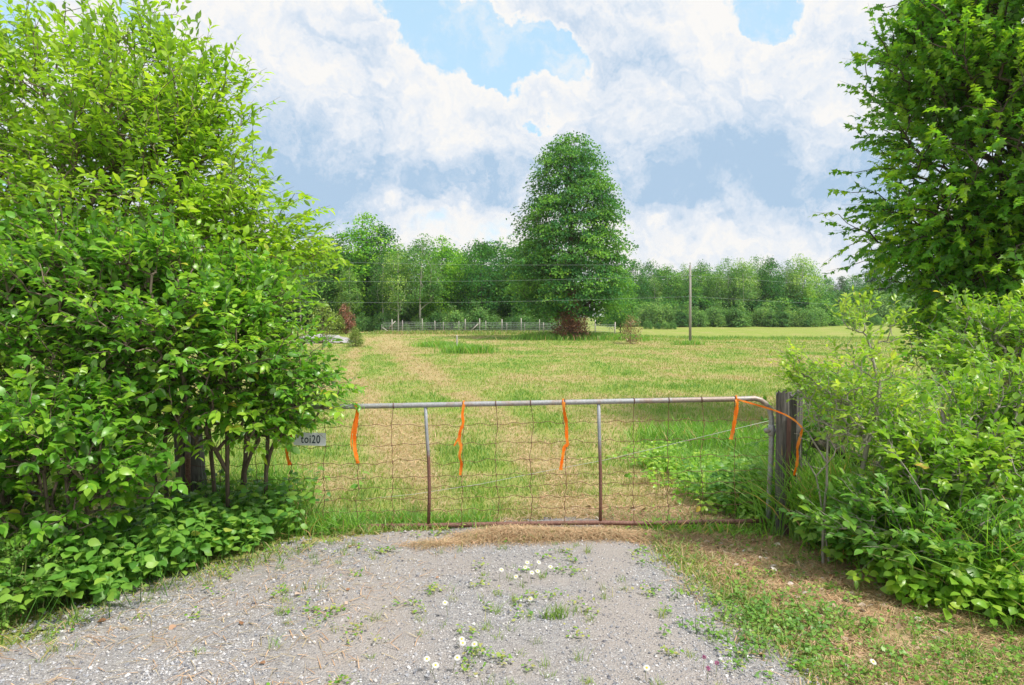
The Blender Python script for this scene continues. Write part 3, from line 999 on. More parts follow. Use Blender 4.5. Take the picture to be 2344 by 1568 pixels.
# rough turf of the right foreground
rg = R(35)
N = 90000
y = 3.0 + 3.8 * rg.random(N)
x = .8 + rg.random(N) * 6
f1 = fbm(x * 2.2, y * 2.2, 81, 3)
nearc = 1 - sm(3.7, 4.9, y + .15 * (x - 2))
keep = (drive_mask(x, y) < .30 * rg.random(N) ** 2) & (rg.random(N) < np.clip(sm(.36, .56, f1) * (.10 + .9 * nearc) + .04 + .05 * (x < 1.8), 0, 1))
x, y = x[keep], y[keep]
n = len(x)
acc = Acc()
V, Fc, vv = blades(rg, x, y, H(x, y) - .005, .025 + .075 * rg.random(n), .004 + .003 * rg.random(n), np.clip(.02 + .5 * rg.random(n) + .4 * (rg.random(n) < .15), 0, 1), .8, 3)
acc.add(V, Fc, vv)
k = rg.random(n) < .35
O = np.stack([x[k], y[k], H(x[k], y[k]) + .02 + .04 * rg.random(k.sum())], 1)
V, Fc, vv = instances(OV_V, OV_F, O, rg.normal(0, 1, (k.sum(), 3)) * (1, 1, .3), np.array([0, 0, 1.0]) + rg.normal(0, .4, (k.sum(), 3)), .014 + .018 * rg.random(k.sum()), 1.4, rg.random(k.sum()) * .45)
acc.add(V, Fc, vv)
tag(acc.build('foreground_turf', M['grass']), 'rough green turf in the right foreground', 'turf', kind='stuff')

# dead leaves and dry stalks
rg = R(36)
acc = Acc()
N = 260000
y = 3.0 + 3.9 * rg.random(N)
x = -5 + rg.random(N) * 11
lm = litter_mask(x, y)
dm = drive_mask(x, y)
keep = rg.random(N) < lm * 1.0 * sm(.12, .42, fbm(x * 1.7, y * 1.7, 91)) + .10 * (dm > -.3) * (dm < .25) * (x > .5)
x, y = x[keep], y[keep]
n = len(x)
V, Fc, vv = blades(rg, x, y, drive_z(x, y) + .004, .04 + .14 * rg.random(n), .004 + .003 * rg.random(n), rg.random(n), flat=True)
acc.add(V, Fc, vv)
tag(acc.build('dry_stalks', M['hay']), 'dry tan stalks lying beside the gravel', 'hay', kind='stuff')
k = rg.random(n) < np.where(x > 0, .045, .012)
O = np.stack([x[k], y[k], drive_z(x[k], y[k]) + .010], 1)
V, Fc, vv = instances(OV_V, OV_F, O, rg.normal(0, 1, (k.sum(), 3)) * (1, 1, .2), np.array([0, 0, 1.0]) + rg.normal(0, .35, (k.sum(), 3)), .025 + .04 * rg.random(k.sum()), 1.5, rg.random(k.sum()))
tag(mesh('leaf_litter', V, Fc, M['litter'], attrs={'v': vv}), 'brown dead leaves lying under the bushes', 'dead leaves', kind='stuff')

# ------------------------------------------------------------------ hay heap before the gate
rg = R(40)
hp = empty('hay_heap', G(1150, 1235), 'long low heap of dry brown hay against the gate bottom rail', 'hay heap')
acc = Acc()


def heap_z(x, y):
    z = .085 * np.exp(-(((x - .02) / .42) ** 2 + ((y - 5.90) / .17) ** 2))
    z = z + .06 * np.exp(-(((x - .72) / .40) ** 2 + ((y - 5.92) / .12) ** 2))
    z = z + .03 * np.exp(-(((x - 1.7) / .7) ** 2 + ((y - 5.96) / .12) ** 2))
    z = z + .03 * np.exp(-(((x + .6) / .35) ** 2 + ((y - 5.72) / .08) ** 2))
    return z


hx, hy = np.meshgrid(np.linspace(-1.2, 2.8, 160), np.linspace(5.4, 6.25, 60))
hz_ = heap_z(hx, hy) - .015 + .012 * (fbm(hx * 9, hy * 9, 3) - .5) + H(hx, hy)
ny, nx = hx.shape
ii, jj = np.meshgrid(np.arange(ny - 1), np.arange(nx - 1), indexing='ij')
keep = (hz_[:-1, :-1] > .0)
q = np.stack([ii * nx + jj, ii * nx + jj + 1, (ii + 1) * nx + jj + 1, (ii + 1) * nx + jj], -1)[keep]
used = np.unique(q); remap = np.zeros(ny * nx, int); remap[used] = np.arange(len(used))
mh = plain('hay_core', (.26, .16, .085), .9, 0, .6, 60)
mesh('heap_core', np.stack([hx.ravel(), hy.ravel(), hz_.ravel()], 1)[used], remap[q], mh, hp, base=hp.location)
N = 90000
x, y = -1.2 + 4 * rg.random(N), 5.4 + .85 * rg.random(N)
hh = heap_z(x, y)
keep = rg.random(N) < np.clip((hh - .004) * 22, 0, 1)
x, y, hh = x[keep], y[keep], hh[keep]
n = len(x)
V, Fc, vv = blades(rg, x, y, H(x, y) + hh - .004, .04 + .15 * rg.random(n), .0045, .15 + .85 * rg.random(n), flat=True)
acc.add(V, Fc, vv)
acc.build('loose_hay', M['hay'], hp, base=hp.location)

# ------------------------------------------------------------------ gate
YL, YR = 6.28, 6.10          # depth of the gate's left and right ends


def gateY(px):
    return YL + (YR - YL) * (px - 430) / (1765 - 430)


def GP(px, py, off=0.0):
    return P(px, py, gateY(px) + off)


def top_y(px): return 932.5 + (px - 700) * (912.5 - 932.5) / 1030
def bot_y(px): return 1205 + (px - 785) * (1194 - 1205) / 900


gate = empty('farm_gate', (0.0, 6.18, 0.0), 'wide grey and rust pipe gate filled with rusty wire netting', 'gate')
B = gate.location
pts = [GP(x, top_y(x)) for x in (432, 600, 800, 1000, 1200, 1400, 1600, 1700)]
arc = [(1728, 912), (1742, 916), (1754, 925), (1762, 938), (1766, 955), (1766.5, 985), (1766, 1020), (1764.5, 1060), (1762, 1110), (1760, 1160), (1759, 1186)]
pts += [GP(*a) for a in arc]
pl = [GP(432, top_y(432)), GP(430, 1000), GP(430, 1100), GP(432, 1200)]
A1 = Acc()
A1.add(*tube(np.array(pts), .0235, 14))
A1.build('top_rail', M['galv'], gate, B)
A1 = Acc().add(*tube(np.array(pl), .0235, 12))
A1.build('end_upright', M['pipe'], gate, B)
A1 = Acc()
bp_ = [GP(x, bot_y(x) + dyy) for x, dyy in ((432, 4), (600, 2), (785, 0), (980, .5), (1150, -1), (1374, -1.5), (1470, 1.5), (1600, 0), (1700, 0), (1758, -2))]
A1.add(*tube(np.array(bp_), .0215, 12))
A1.build('bottom_rail', M['pipe'], gate, B)
for xs_ in ([(974, 930), (976, 980), (981, 1050), (983, 1130), (981, 1202)], [(1370.5, 924), (1371.5, 980), (1374.5, 1080), (1375, 1150), (1374, 1199)]):
    A1 = Acc().add(*tube(np.array([GP(*a) for a in xs_]), .0155, 10))
    A1.build('upright', M['pipe'], gate, B)
# netting
rg = R(51)
A1 = Acc()
vx = [505, 585, 664, 742, 818, 898, 0, 1059, 1137, 1216, 1294, 0, 1451, 1528, 1606, 1682]
hy0 = [978, 1022, 1061, 1095, 1121, 1146, 1173]
for px in vx:
    if px == 0: continue
    tp, bt = top_y(px), bot_y(px)
    dxs = rg.normal(0, 2.0, 9)
    ys_ = np.concatenate([[tp - 3], hy0 - np.full(7, (px - 742) * .019), [bt]])
    line = []
    for k in range(8):
        for s_ in range(5):
            f_ = s_ / 5
            line.append(GP(px + dxs[k] * (1 - f_) + dxs[k + 1] * f_ + 1.2 * math.sin(f_ * math.pi * 2) * (k > 0), ys_[k] * (1 - f_) + ys_[k + 1] * f_, -.004))
    line.append(GP(px + dxs[8], ys_[8], -.004))
    A1.add(*tube(np.array(line), .0026, 5))
    # wraps where it ties to the rails
    for yy in (tp, bt):
        c = GP(px + (dxs[0] if yy == tp else dxs[8]), yy)
        a_ = np.linspace(0, 4 * math.pi, 26)
        A1.add(*tube(np.stack([c[0] + np.linspace(-.006, .006, 26), c[1] + .0265 * np.cos(a_), c[2] + .0265 * np.sin(a_)], 1), .002, 5))
    for k, yy in enumerate(ys_[1:8]):
        c = GP(px + dxs[k + 1], yy, -.004)
        A1.add(*tube(np.array([c + (0, -.001, -.014), c + (0, -.002, 0), c + (0, -.001, .014)]), [.0025, .0042, .0025], 6))
for k, y0 in enumerate(hy0):
    line = []
    ph = rg.random() * 6
    sag = rg.normal(0, 1.5, 40)
    for i, px in enumerate(np.arange(436, 1766, 6.5)):
        yy = y0 - (px - 742) * .019 + 1.6 * math.sin(px * .16 + ph) + 1.4 * math.sin(px * .079 + 1.3 * ph) + np.interp(px, np.linspace(430, 1770, 40), sag)
        if k == 2 and 900 < px < 1060: yy += 9 * math.sin((px - 900) / 160 * math.pi * 2) * -.8
        line.append(GP(px, yy, 0))
    A1.add(*tube(np.array(line), .0024, 5))
A1.build('wire_netting', M['wire'], gate, B)
# hinge fittings
A1 = Acc()
c = GP(1766, 985)
A1.add(*tube(np.array([c + (0, 0, -.05), c + (0, 0, -.04), c + (0, 0, .04), c + (0, 0, .05)]), [.027, .031, .031, .027], 14))
A1.add(*tube(np.array([c + (-.068, -.01, 0), c + (-.055, -.01, 0), c + (-.03, -.01, 0), c + (.03, -.01, 0), c + (.045, -.01, 0)]), [.014, .024, .020, .020, .016], 10))
A1.add(*tube(np.array([c + (.03, 0, 0), c + (.055, 0, 0), c + (.075, 0, 0)]), [.014, .026, .02], 12))
A1.build('hinge_clamp', M['galv'], gate, B)
hk = empty('hinge_hook', c + np.array((.065, .01, 0)), 'bent steel hook joining the gate pipe to the right post', 'hinge hook')
A1 = Acc().add(*tube(np.array([c + (.062, 0, -.07), c + (.062, 0, .02), c + (.068, .01, .034), c + (.085, .02, .042), c + (.12, .02, .036), c + (.17, .03, .02)]), .008, 8))
A1.build('bent_rod', M['steel_dark'], hk, hk.location)


# ------------------------------------------------------------------ posts
def post(name, pbase, h, r, label, mat='wood', lean=(0, 0), seed=1, k=18, group=None, square=False, splint=True):
    rg = R(seed)
    e = empty(name, pbase, label, 'post', group)
    n = 9
    V = []
    a = np.arange(k) / k * 2 * math.pi
    prof = 1 + .10 * np.sin(a * 2 + seed) + .06 * np.sin(a * 5 + seed * 2) + .05 * rg.normal(0, 1, k)
    if square: prof = prof * .9 / np.maximum(np.abs(np.cos(a)), np.abs(np.sin(a))) ** .8
    for i in range(n):
        t = i / (n - 1)
        rr = r * prof * (1.08 - .12 * t + .02 * rg.normal())
        z = h * t * np.ones(k) - .1 * (i == 0)
        if i == n - 1: z = z + (.035 * np.sin(a + seed) + .02 * rg.normal(0, 1, k)) * (r / .08)
        V.append(np.stack([lean[0] * t + rr * np.cos(a), lean[1] * t + rr * np.sin(a), z], 1))
    V.append(np.array([[lean[0], lean[1], h - .02]]))
    V = np.concatenate(V)
    i, j = np.meshgrid(np.arange(n - 1), np.arange(k), indexing='ij')
    q = np.stack([i * k + j, i * k + (j + 1) % k, (i + 1) * k + (j + 1) % k, (i + 1) * k + j], -1).reshape(-1, 4)
    j = np.arange(k)
    tr = np.stack([(n - 1) * k + j, (n - 1) * k + (j + 1) % k, np.full(k, n * k)], -1)
    mesh('shaft', V, [q, tr], M[mat], e, smooth=False)
    return e


def base_at(px, py_any, Y):
    p = P(px, py_any, Y)
    return np.array([p[0], Y, float(H(p[0], Y))])


pb = base_at(1793, 1000, 6.02)
hp_ = P(1795, 897, 6.02)[2]
post('gate_post', pb, hp_, .050, 'weathered grey split post hinging the gate at its right end', lean=(-.01, 0), seed=3)
pb2 = base_at(1820, 1000, 6.14)
post('gate_post', pb2, P(1820, 896, 6.14)[2], .052, 'grey post half hidden by twigs behind the right gate post', lean=(.0, 0), seed=8)
e = empty('steel_bar', base_at(1804, 1000, 5.965), 'narrow dark rusty steel bar strapped to the right gate post', 'bar')
bx0 = np.array([(-.018, -.01), (.018, -.01), (.018, .012), (.006, .012), (.006, 0), (-.018, 0)])
hb = P(1804, 955, 5.965)[2]
V = np.concatenate([np.c_[bx0, np.full(6, -.05)], np.c_[bx0 + (.004, 0), np.full(6, hb)]])
q = np.array([(i, (i + 1) % 6, 6 + (i + 1) % 6, 6 + i) for i in range(6)])
mesh('bar_profile', V, [q, np.array([[5, 4, 3, 2, 1, 0], [6, 7, 8, 9, 10, 11]])], M['steel_dark'], e, smooth=False)
post('log_post', base_at(443, 1000, 6.42), P(430, 960, 6.42)[2], .125, 'thick old log post in the shade under the left bush', lean=(-.06, 0), seed=5, k=22)
post('stub_post', base_at(2318, 1000, 6.4), P(2318, 1010, 6.4)[2], .07, 'dark stub post in the bushes at the right edge', 'wood_dark', seed=6)
# fallen rail on the right
e = empty('fallen_rail', P(1980, 1090, 6.3), 'dark old fence rail slanting down behind the sapling', 'rail')
rl = np.array([P(1862, 1012, 6.2), P(1930, 1035, 6.25), P(1990, 1065, 6.3), P(2070, 1090, 6.35), P(2180, 1130, 6.4)])
Acc().add(*tube(rl, [.05, .055, .06, .055, .05], 12)).build('round_wood', M['wood_dark'], e, e.location)

# ------------------------------------------------------------------ sign
sc_ = P(709, 1005, gateY(709) - .03)
sw, shh = 74 * gateY(709) / F, 29.5 * gateY(709) / F
sg = empty('sign', sc_, 'small pale grey sign with dark lettering wired to the gate', 'sign')
rr = .012
V2 = []
for cx, cy, a0 in ((1, 1, 0), (-1, 1, 90), (-1, -1, 180), (1, -1, 270)):
    for k in range(6):
        a_ = math.radians(a0 + k * 18)
        V2.append((cx * (sw / 2 - rr) + rr * math.cos(a_), cy * (shh / 2 - rr) + rr * math.sin(a_)))
V2 = np.array(V2)
kk = len(V2)
V = np.concatenate([np.c_[V2[:, 0], np.full(kk, -.002), V2[:, 1]], np.c_[V2[:, 0], np.full(kk, .002), V2[:, 1]]])
q = np.array([(i, (i + 1) % kk, kk + (i + 1) % kk, kk + i) for i in range(kk)])
mesh('sign_plate', V, [q[:, ::-1], np.array([list(range(kk)), list(range(kk, 2 * kk))[::-1]])], M['sign'], sg, smooth=False)
fc = bpy.data.curves.new('lettering', 'FONT')
fc.body = "toi20"
fc.size = 0.105
fc.extrude = .0008
fc.offset = .0012
fc.align_x = 'RIGHT'
fc.align_y = 'CENTER'
fc.space_character = 1.12
fo = bpy.data.objects.new('lettering', fc)
ROOT.objects.link(fo)
dg = bpy.context.evaluated_depsgraph_get()
fm = bpy.data.meshes.new_from_object(fo.evaluated_get(dg))
bpy.data.objects.remove(fo)
fo = place(bpy.data.objects.new('lettering', fm), sg)
fm.materials.clear(); fm.materials.append(M['ink'])
fo.rotation_euler = (math.pi / 2, 0, 0)
fo.scale = (.72, 1, 1)
fo.location = (sw * .33, -.0035, -.004)
sg.rotation_euler = (0, math.radians(1.5), 0)


# ------------------------------------------------------------------ flagging tape
def ribbon(parent, px_pts, width, off=-.035, tw=0.0, seed=0, endY=None, name='tape_strip'):
    rg = R(seed)
    pts = []
    n0 = len(px_pts)
    for i, (a, b) in enumerate(px_pts):
        yy = gateY(min(a, 1770)) + off
        if endY is not None: yy += (endY - yy) * i / (n0 - 1)
        pts.append(P(a, b, yy))
    pts = np.array(pts)
    u = np.linspace(0, n0 - 1, n0 * 6)
    pts = np.stack([np.interp(u, np.arange(n0), pts[:, c]) for c in range(3)], 1)
    ker = np.array([1, 2, 3, 2, 1]) / 9
    sp = np.stack([np.convolve(np.pad(pts[:, c], 2, 'edge'), ker, 'valid') for c in range(3)], 1)
    n = len(sp)
    t = norm(np.gradient(sp, axis=0))
    an = tw * np.sin(np.linspace(0, 7, n) + seed) + .35 * np.sin(np.linspace(0, 13, n) + seed)
    side = norm(np.cross(t, np.array([0, 1.0, 0])))
    nrm = np.cross(side, t)
    sv = side * np.cos(an)[:, None] + nrm * np.sin(an)[:, None]
    nv = np.cross(t, sv)
    wv = width * (1.1 - .35 * rg.random(n))[:, None] / 2
    th = .0004
    V = np.stack([sp - sv * wv - nv * th, sp + sv * wv - nv * th, sp + sv * wv + nv * th, sp - sv * wv + nv * th], 1).reshape(-1, 3)
    i, j = np.meshgrid(np.arange(n - 1), np.arange(4), indexing='ij')
    q = np.stack([i * 4 + j, i * 4 + (j + 1) % 4, (i + 1) * 4 + (j + 1) % 4, (i + 1) * 4 + j], -1).reshape(-1, 4)
    return mesh(name, V, q, M['tape'], parent, base=parent.location, smooth=False)


def knot(parent, px, py):
    c = P(px, py, gateY(min(px, 1770)))
    a_ = np.linspace(0, 2 * math.pi, 22)
    Acc().add(*tube(np.stack([c[0] + .004 * np.sin(a_ * 2), c[1] + .0285 * np.cos(a_), c[2] + .0285 * np.sin(a_)], 1), .0065, 6)).build('tape_knot', M['tape'], parent, parent.location)


TP = [
    ('orange flagging tape hanging beside the sign, half under leaves', 664, [[(666, 936), (661, 962), (668, 975), (664, 1000), (656, 1020), (657, 1045), (664, 1066)]], [.036]),
    ('orange tape with a short thin second tail, first right of the sign', 815, [[(816, 926), (818, 940), (816, 965), (811, 995), (812, 1030), (820, 1063)], [(814, 950), (806, 985), (803, 1010), (806, 1030)]], [.036, .015]),
    ('crumpled orange tape knotted halfway down with a side tail', 1062, [[(1062, 924), (1058, 950), (1061, 968), (1052, 990), (1052, 1012), (1056, 1022), (1051, 1045), (1057, 1060), (1053, 1090)], [(1056, 985), (1048, 1005), (1039, 1022)]], [.028, .018]),
    ('orange tape with a flat lower tail, just left of the second upright', 1289, [[(1290, 919), (1291, 940), (1297, 970), (1297, 1000), (1300, 1018), (1292, 1022), (1288, 1045), (1283, 1078)]], [.032]),
    ('short wide orange tape near the bend of the top rail', 1685, [[(1687, 913), (1688, 925), (1684, 950), (1679, 980), (1673, 1008)]], [.036]),
]
for i, (lab, kx_, strips, wds) in enumerate(TP):
    e = empty('flagging_tape', GP(kx_, top_y(kx_)), lab, 'tape', 'orange tapes tied to the gate')
    knot(e, kx_, top_y(kx_))
    for k, (sp, wd_) in enumerate(zip(strips, wds)):
        ribbon(e, sp, wd_, seed=i * 3 + k, tw=.35)
e = empty('flagging_tape', GP(1690, 913), 'long orange tape strung from the top rail across the post to a twig', 'tape', 'orange tapes tied to the gate')
ribbon(e, [(1686, 914), (1708, 920), (1740, 929), (1775, 940), (1800, 950), (1822, 964), (1837, 980)], .016, off=-.03, endY=5.72, seed=31, name='stretched_strip')
ribbon(e, [(1838, 978), (1832, 1000), (1825, 1025), (1826, 1045), (1824, 1065), (1817, 1090)], .024, off=-.36, seed=33)
# twine
e = empty('twine', P(1765, 962, 6.25), 'thin white twine stretched low across the field side of the gate', 'twine')
tw = [P(a, b, c) for a, b, c in ((1766, 962, 6.2), (1640, 992, 6.4), (1500, 1026, 6.6), (1380, 1054, 6.8), (1250, 1078, 7.0), (1100, 1108, 7.1), (950, 1131, 7.2), (750, 1151, 7.3))]
Acc().add(*tube(np.array(tw), .0022, 5)).build('strand', M['twine'], e, e.location)


# ------------------------------------------------------------------ trees
def tree_sprigs(name, base, trunk, blobs, n, leaf, mat, label, cat, seed, bark='bark', L=(.18, .32), per=9, lo=.35, aspect=1.0,
                bf=.3, tmpl='ov', trunk_r=.04, group=None, up_d=.35, droop=.25, tiptwig=.0025, r_tip=.0035, extra_stems=None, varw=.6, jit=.35, zmin=.03, clus=0.0, k=9, avoid=None):
    rg = R(seed)
    e = empty(name, base, label, cat, group)
    p, c, bi = blob_pts(rg, blobs, n, lo, clus, k)
    gz_ = H(p[:, 0], p[:, 1]) + zmin
    p = p[p[:, 2] > gz_]
    acc = Acc()
    if extra_stems:
        # several stems from the ground: each takes its nearest targets
        tr = [trunk] + extra_stems
        tops = np.array([q_[-1] for q_ in tr])
        own = np.argmin(np.linalg.norm((p[:, None, :2] - tops[None, :, :2]), axis=2), axis=1)
    else:
        tr = [trunk]
        own = np.zeros(len(p), int)
    tp, td = [], []
    for k, tk in enumerate(tr):
        if (own == k).sum() < 2: continue
        p0, p1, r0, r1, a, b = grow(rg, tk, p[own == k], bf=bf, r_tip=r_tip, rmin_trunk=trunk_r)
        acc.add(*frusta(p0, p1, r0, r1, 6))
        tp.append(a); td.append(b)
    tp, td = np.concatenate(tp), np.concatenate(td)
    cen = np.mean([b_[:3] and P(*b_[:3]) for b_ in blobs], axis=0)
    out = norm(tp - cen)
    d = norm(td * .6 + out * .7 + np.array([0, 0, up_d]) + rg.normal(0, .28, tp.shape))
    Ls = L[0] + (L[1] - L[0]) * rg.random(len(tp))
    acc.add(*frusta(tp, tp + d * Ls[:, None] * .95, np.full(len(tp), tiptwig), np.full(len(tp), .0012), 3))
    acc.build('branches', M[bark], e, base)
    O, X, Z, S, v, t_ = sprig_leaves(rg, tp, d, Ls, per, leaf, droop=droop, varw=varw, jit=jit)
    if avoid is not None:                       # leaves trimmed clear of a thing standing among them
        c_, rx_, rz_ = avoid
        ok_ = ~((np.abs(O[:, 0] - c_[0]) < rx_) & (np.abs(O[:, 2] - c_[2]) < rz_))
        O, X, Z, S, v = O[ok_], X[ok_], Z[ok_], S[ok_], v[ok_]
    T, TF = {'ov': (OV_V, OV_F), 'si': (SI_V, SI_F), 'ma': (MA_V, MA_F)}[tmpl]
    V, Fc, vv = instances(T, TF, O, X, Z, S, aspect * (.75 + .5 * rg.random(len(O))), v)
    mesh('foliage', V, Fc, M[mat], e, {'v': vv}, base)
    return e


def xyz(px, py, Y): return P(px, py, Y)


# tall tree at the left
b0 = base_at(235, 1000, 7.2)
trunk = [b0, xyz(228, 900, 7.2), xyz(222, 700, 7.2), xyz(226, 510, 7.2), xyz(262, 430, 7.2), xyz(275, 340, 7.2), xyz(300, 200, 7.2)]
tree_sprigs('cherry_tree', b0, trunk, [
    (120, 280, 7.1, 250, 150, 1.0), (350, 290, 7.0, 140, 150, .9), (60, 480, 7.0, 260, 190, 1.1), (340, 470, 6.9, 230, 190, 1.0),
    (425, 330, 7.2, 65, 110, .5), (480, 480, 7.0, 75, 70, .5), (590, 560, 6.9, 75, 60, .5), (500, 650, 6.8, 110, 85, .6), (620, 480, 7.0, 50, 34, .3, 1.2),
    (345, 90, 7.2, 28, 80, .2, 1.6), (415, 140, 7.2, 36, 60, .2, 1.4), (135, 95, 7.2, 30, 70, .2, 1.5), (240, 130, 7.2, 45, 60, .3, 1.2), (20, 130, 7.2, 50, 60, .3), (80, 140, 7.2, 40, 50, .3, 1.2),
    (480, 230, 7.2, 36, 50, .3, 1.2), (660, 590, 6.8, 45, 28, .3, 1.2), (250, 650, 6.8, 320, 110, .9), (-200, 350, 7.2, 200, 300, 1.1), (690, 585, 6.9, 36, 28, .3, 1.2)],
    4300, .105, 'cherry', 'tall loose crowned tree with pointed light green leaves filling the upper left', 'tree', 61,
    L=(.22, .42), per=9, aspect=.80, trunk_r=.06, up_d=.5, droop=.25, jit=.3, clus=.17, k=8, r_tip=.0026)

# middle shrub, overhanging the gate's left end
b0 = base_at(560, 1000, 6.2)
stems = [[base_at(a, 1000, Y), P(a + da * .4, 1080, Y - .05), P(a + da, 960, Y - .1), P(a + da * 1.5, 860, Y - .15)] for a, Y, da in
         ((495, 6.15, -20), (375, 6.3, -60), (350, 6.0, -110), (605, 6.25, 10), (545, 6.4, 30), (400, 6.2, 20), (385, 5.9, -20), (300, 6.1, -140), (520, 6.0, 0))]
tree_sprigs('arching_shrub', b0, [b0, P(560, 1080, 6.2), P(565, 960, 6.1), P(580, 860, 6.0)], [
    (150, 720, 5.7, 260, 170, .7), (420, 740, 5.7, 230, 150, .7), (550, 790, 5.8, 105, 120, .6), (655, 885, 5.9, 60, 52, .35, 1.3), (200, 900, 5.6, 240, 100, .6),
    (480, 900, 5.7, 200, 75, .5), (598, 950, 5.9, 66, 52, .35, 1.3), (60, 620, 5.8, 200, 110, .7), (300, 610, 5.8, 200, 70, .6), (500, 660, 6.0, 100, 65, .5), (712, 885, 5.95, 34, 22, .2, 1.6), (640, 985, 5.95, 32, 24, .15)],
    3700, .086, 'shrub', 'big glossy leaved shrub arching over the left end of the gate', 'shrub', 62, bark='bark',
    L=(.16, .28), per=8, aspect=1.0, trunk_r=.016, extra_stems=stems, up_d=.3, droop=.35, lo=.45, clus=.13, k=10, avoid=(P(738, 1005, 5.95), .105, .12))

# front left shrub
b0 = base_at(150, 1000, 4.75)
stems = [[base_at(a, 1000, Y), P(a + da, 1180, Y), P(a + 2 * da, 1080, Y)] for a, Y, da in ((120, 4.7, -10), (175, 4.8, 20), (40, 4.9, -15))]
tree_sprigs('front_shrub', b0, [b0, P(160, 1200, 4.75), P(150, 1080, 4.75)], [
    (130, 1000, 4.8, 190, 100, .45), (250, 1080, 4.85, 90, 80, .3), (60, 1120, 4.8, 120, 90, .4), (30, 1230, 4.7, 90, 70, .3), (260, 960, 5.0, 90, 60, .3), (200, 1160, 4.7, 60, 50, .25), (-100, 1050, 4.8, 150, 200, .5)],
    1150, .086, 'shrub_big', 'near shrub with larger drooping leaves at the left edge', 'shrub', 63, bark='bark',
    L=(.14, .24), per=7, aspect=1.25, trunk_r=.010, extra_stems=stems, droop=.5, lo=.3, clus=.09, k=8)

# small blue green clover-like bush at the left edge
b0 = base_at(50, 1000, 4.35)
tree_sprigs('clover_bush', b0, [b0, P(55, 1330, 4.35), P(60, 1280, 4.35)], [(60, 1300, 4.35, 65, 60, .2), (20, 1370, 4.3, 50, 40, .2), (-60, 1330, 4.3, 60, 60, .2)],
            330, .030, 'clover', 'small blue green bush with tiny leaves at the lower left edge', 'bush', 64, bark='stem_green',
            L=(.06, .12), per=9, aspect=1.3, trunk_r=.004, r_tip=.0015, tiptwig=.0012)

# right side -------------------------------------------------------
b0 = base_at(1965, 1000, 5.35)
tree_sprigs('poplar_sapling', b0, [b0, P(1968, 1110, 5.35), P(1985, 1020, 5.35), P(2004, 960, 5.35), P(2012, 890, 5.35), P(2000, 830, 5.35), P(1985, 770, 5.35)], [
    (1975, 870, 5.35, 95, 80, .4), (1900, 880, 5.35, 80, 50, .3), (1840, 850, 5.35, 40, 45, .2), (2000, 765, 5.35, 55, 42, .2, .6), (1935, 735, 5.35, 20, 30, .1, 1.5), (1975, 715, 5.35, 14, 20, .1, 2),
    (2050, 740, 5.35, 15, 30, .1, 1.5), (1930, 950, 5.4, 90, 55, .35), (2035, 950, 5.4, 50, 50, .3)],
    400, .060, 'sapling', 'slender pale green sapling standing right of the gate post', 'sapling', 65, bark='bark_grey',
    L=(.08, .20), per=7, aspect=.85, trunk_r=.016, lo=.1, r_tip=.0018, tiptwig=.0012, up_d=.6, droop=.1)
# dead branching stems
rg = R(66)
b0 = base_at(1888, 1000, 5.3)
e = empty('dead_shrub', b0, 'bare grey dead stems forking in front of the right post', 'dead shrub')
acc = Acc()
tg = np.concatenate([blob_pts(rg, [(1850, 930, 5.3, 28, 70, .15), (1880, 870, 5.3, 25, 50, .15), (1825, 985, 5.25, 22, 25, .1), (1910, 960, 5.3, 40, 60, .15)], 60, .1)[0]])
p0, p1, r0, r1, tp, td = grow(rg, [b0, P(1885, 1180, 5.3), P(1893, 1110, 5.3), P(1893, 1060, 5.3), P(1865, 1015, 5.3), P(1850, 990, 5.3)], tg, r_tip=.0014, wob=.15, rmin_trunk=.012)
acc.add(*frusta(p0, p1, r0, r1, 6))
p0, p1, r0, r1, tp, td = grow(rg, [b0 + (.05, 0, 0), P(1878, 1140, 5.3), P(1868, 1090, 5.3), P(1850, 1060, 5.3)], tg[:12] + (0, 0, -.15), r_tip=.0014, wob=.15, rmin_trunk=.008)
acc.add(*frusta(p0, p1, r0, r1, 6))
acc.build('dead_stems', M['bark_grey'], e, b0)


def bush(name, px, Y, blobs, n, leaf, mat, label, seed, nst=4, bark='bark_grey', **kw):
    rg = R(seed)
    b0 = base_at(px, 1000, Y)
    st = []
    topz = np.mean([P(*b_[:3])[2] for b_ in blobs])
    cx = np.mean([P(*b_[:3])[0] for b_ in blobs])
    for k in range(nst):
        o = rg.normal(0, .18 * Y / 6, 2)
        bb = b0 + (o[0], o[1] * .6, 0)
        tt = np.array([cx + o[0] * 3, Y + o[1] * 2, topz * (.7 + .3 * rg.random())])
        st.append([bb, bb * .6 + tt * .4 + (0, 0, .05), tt])
    kw.setdefault('L', (.14, .26)); kw.setdefault('per', 8); kw.setdefault('clus', .11 * Y / 6)
    return tree_sprigs(name, b0, [b0, b0 * .5 + np.array([cx, Y, topz]) * .5, np.array([cx, Y, topz])], blobs, n, leaf, mat, label, 'shrub', seed, bark=bark, extra_stems=st, **kw)


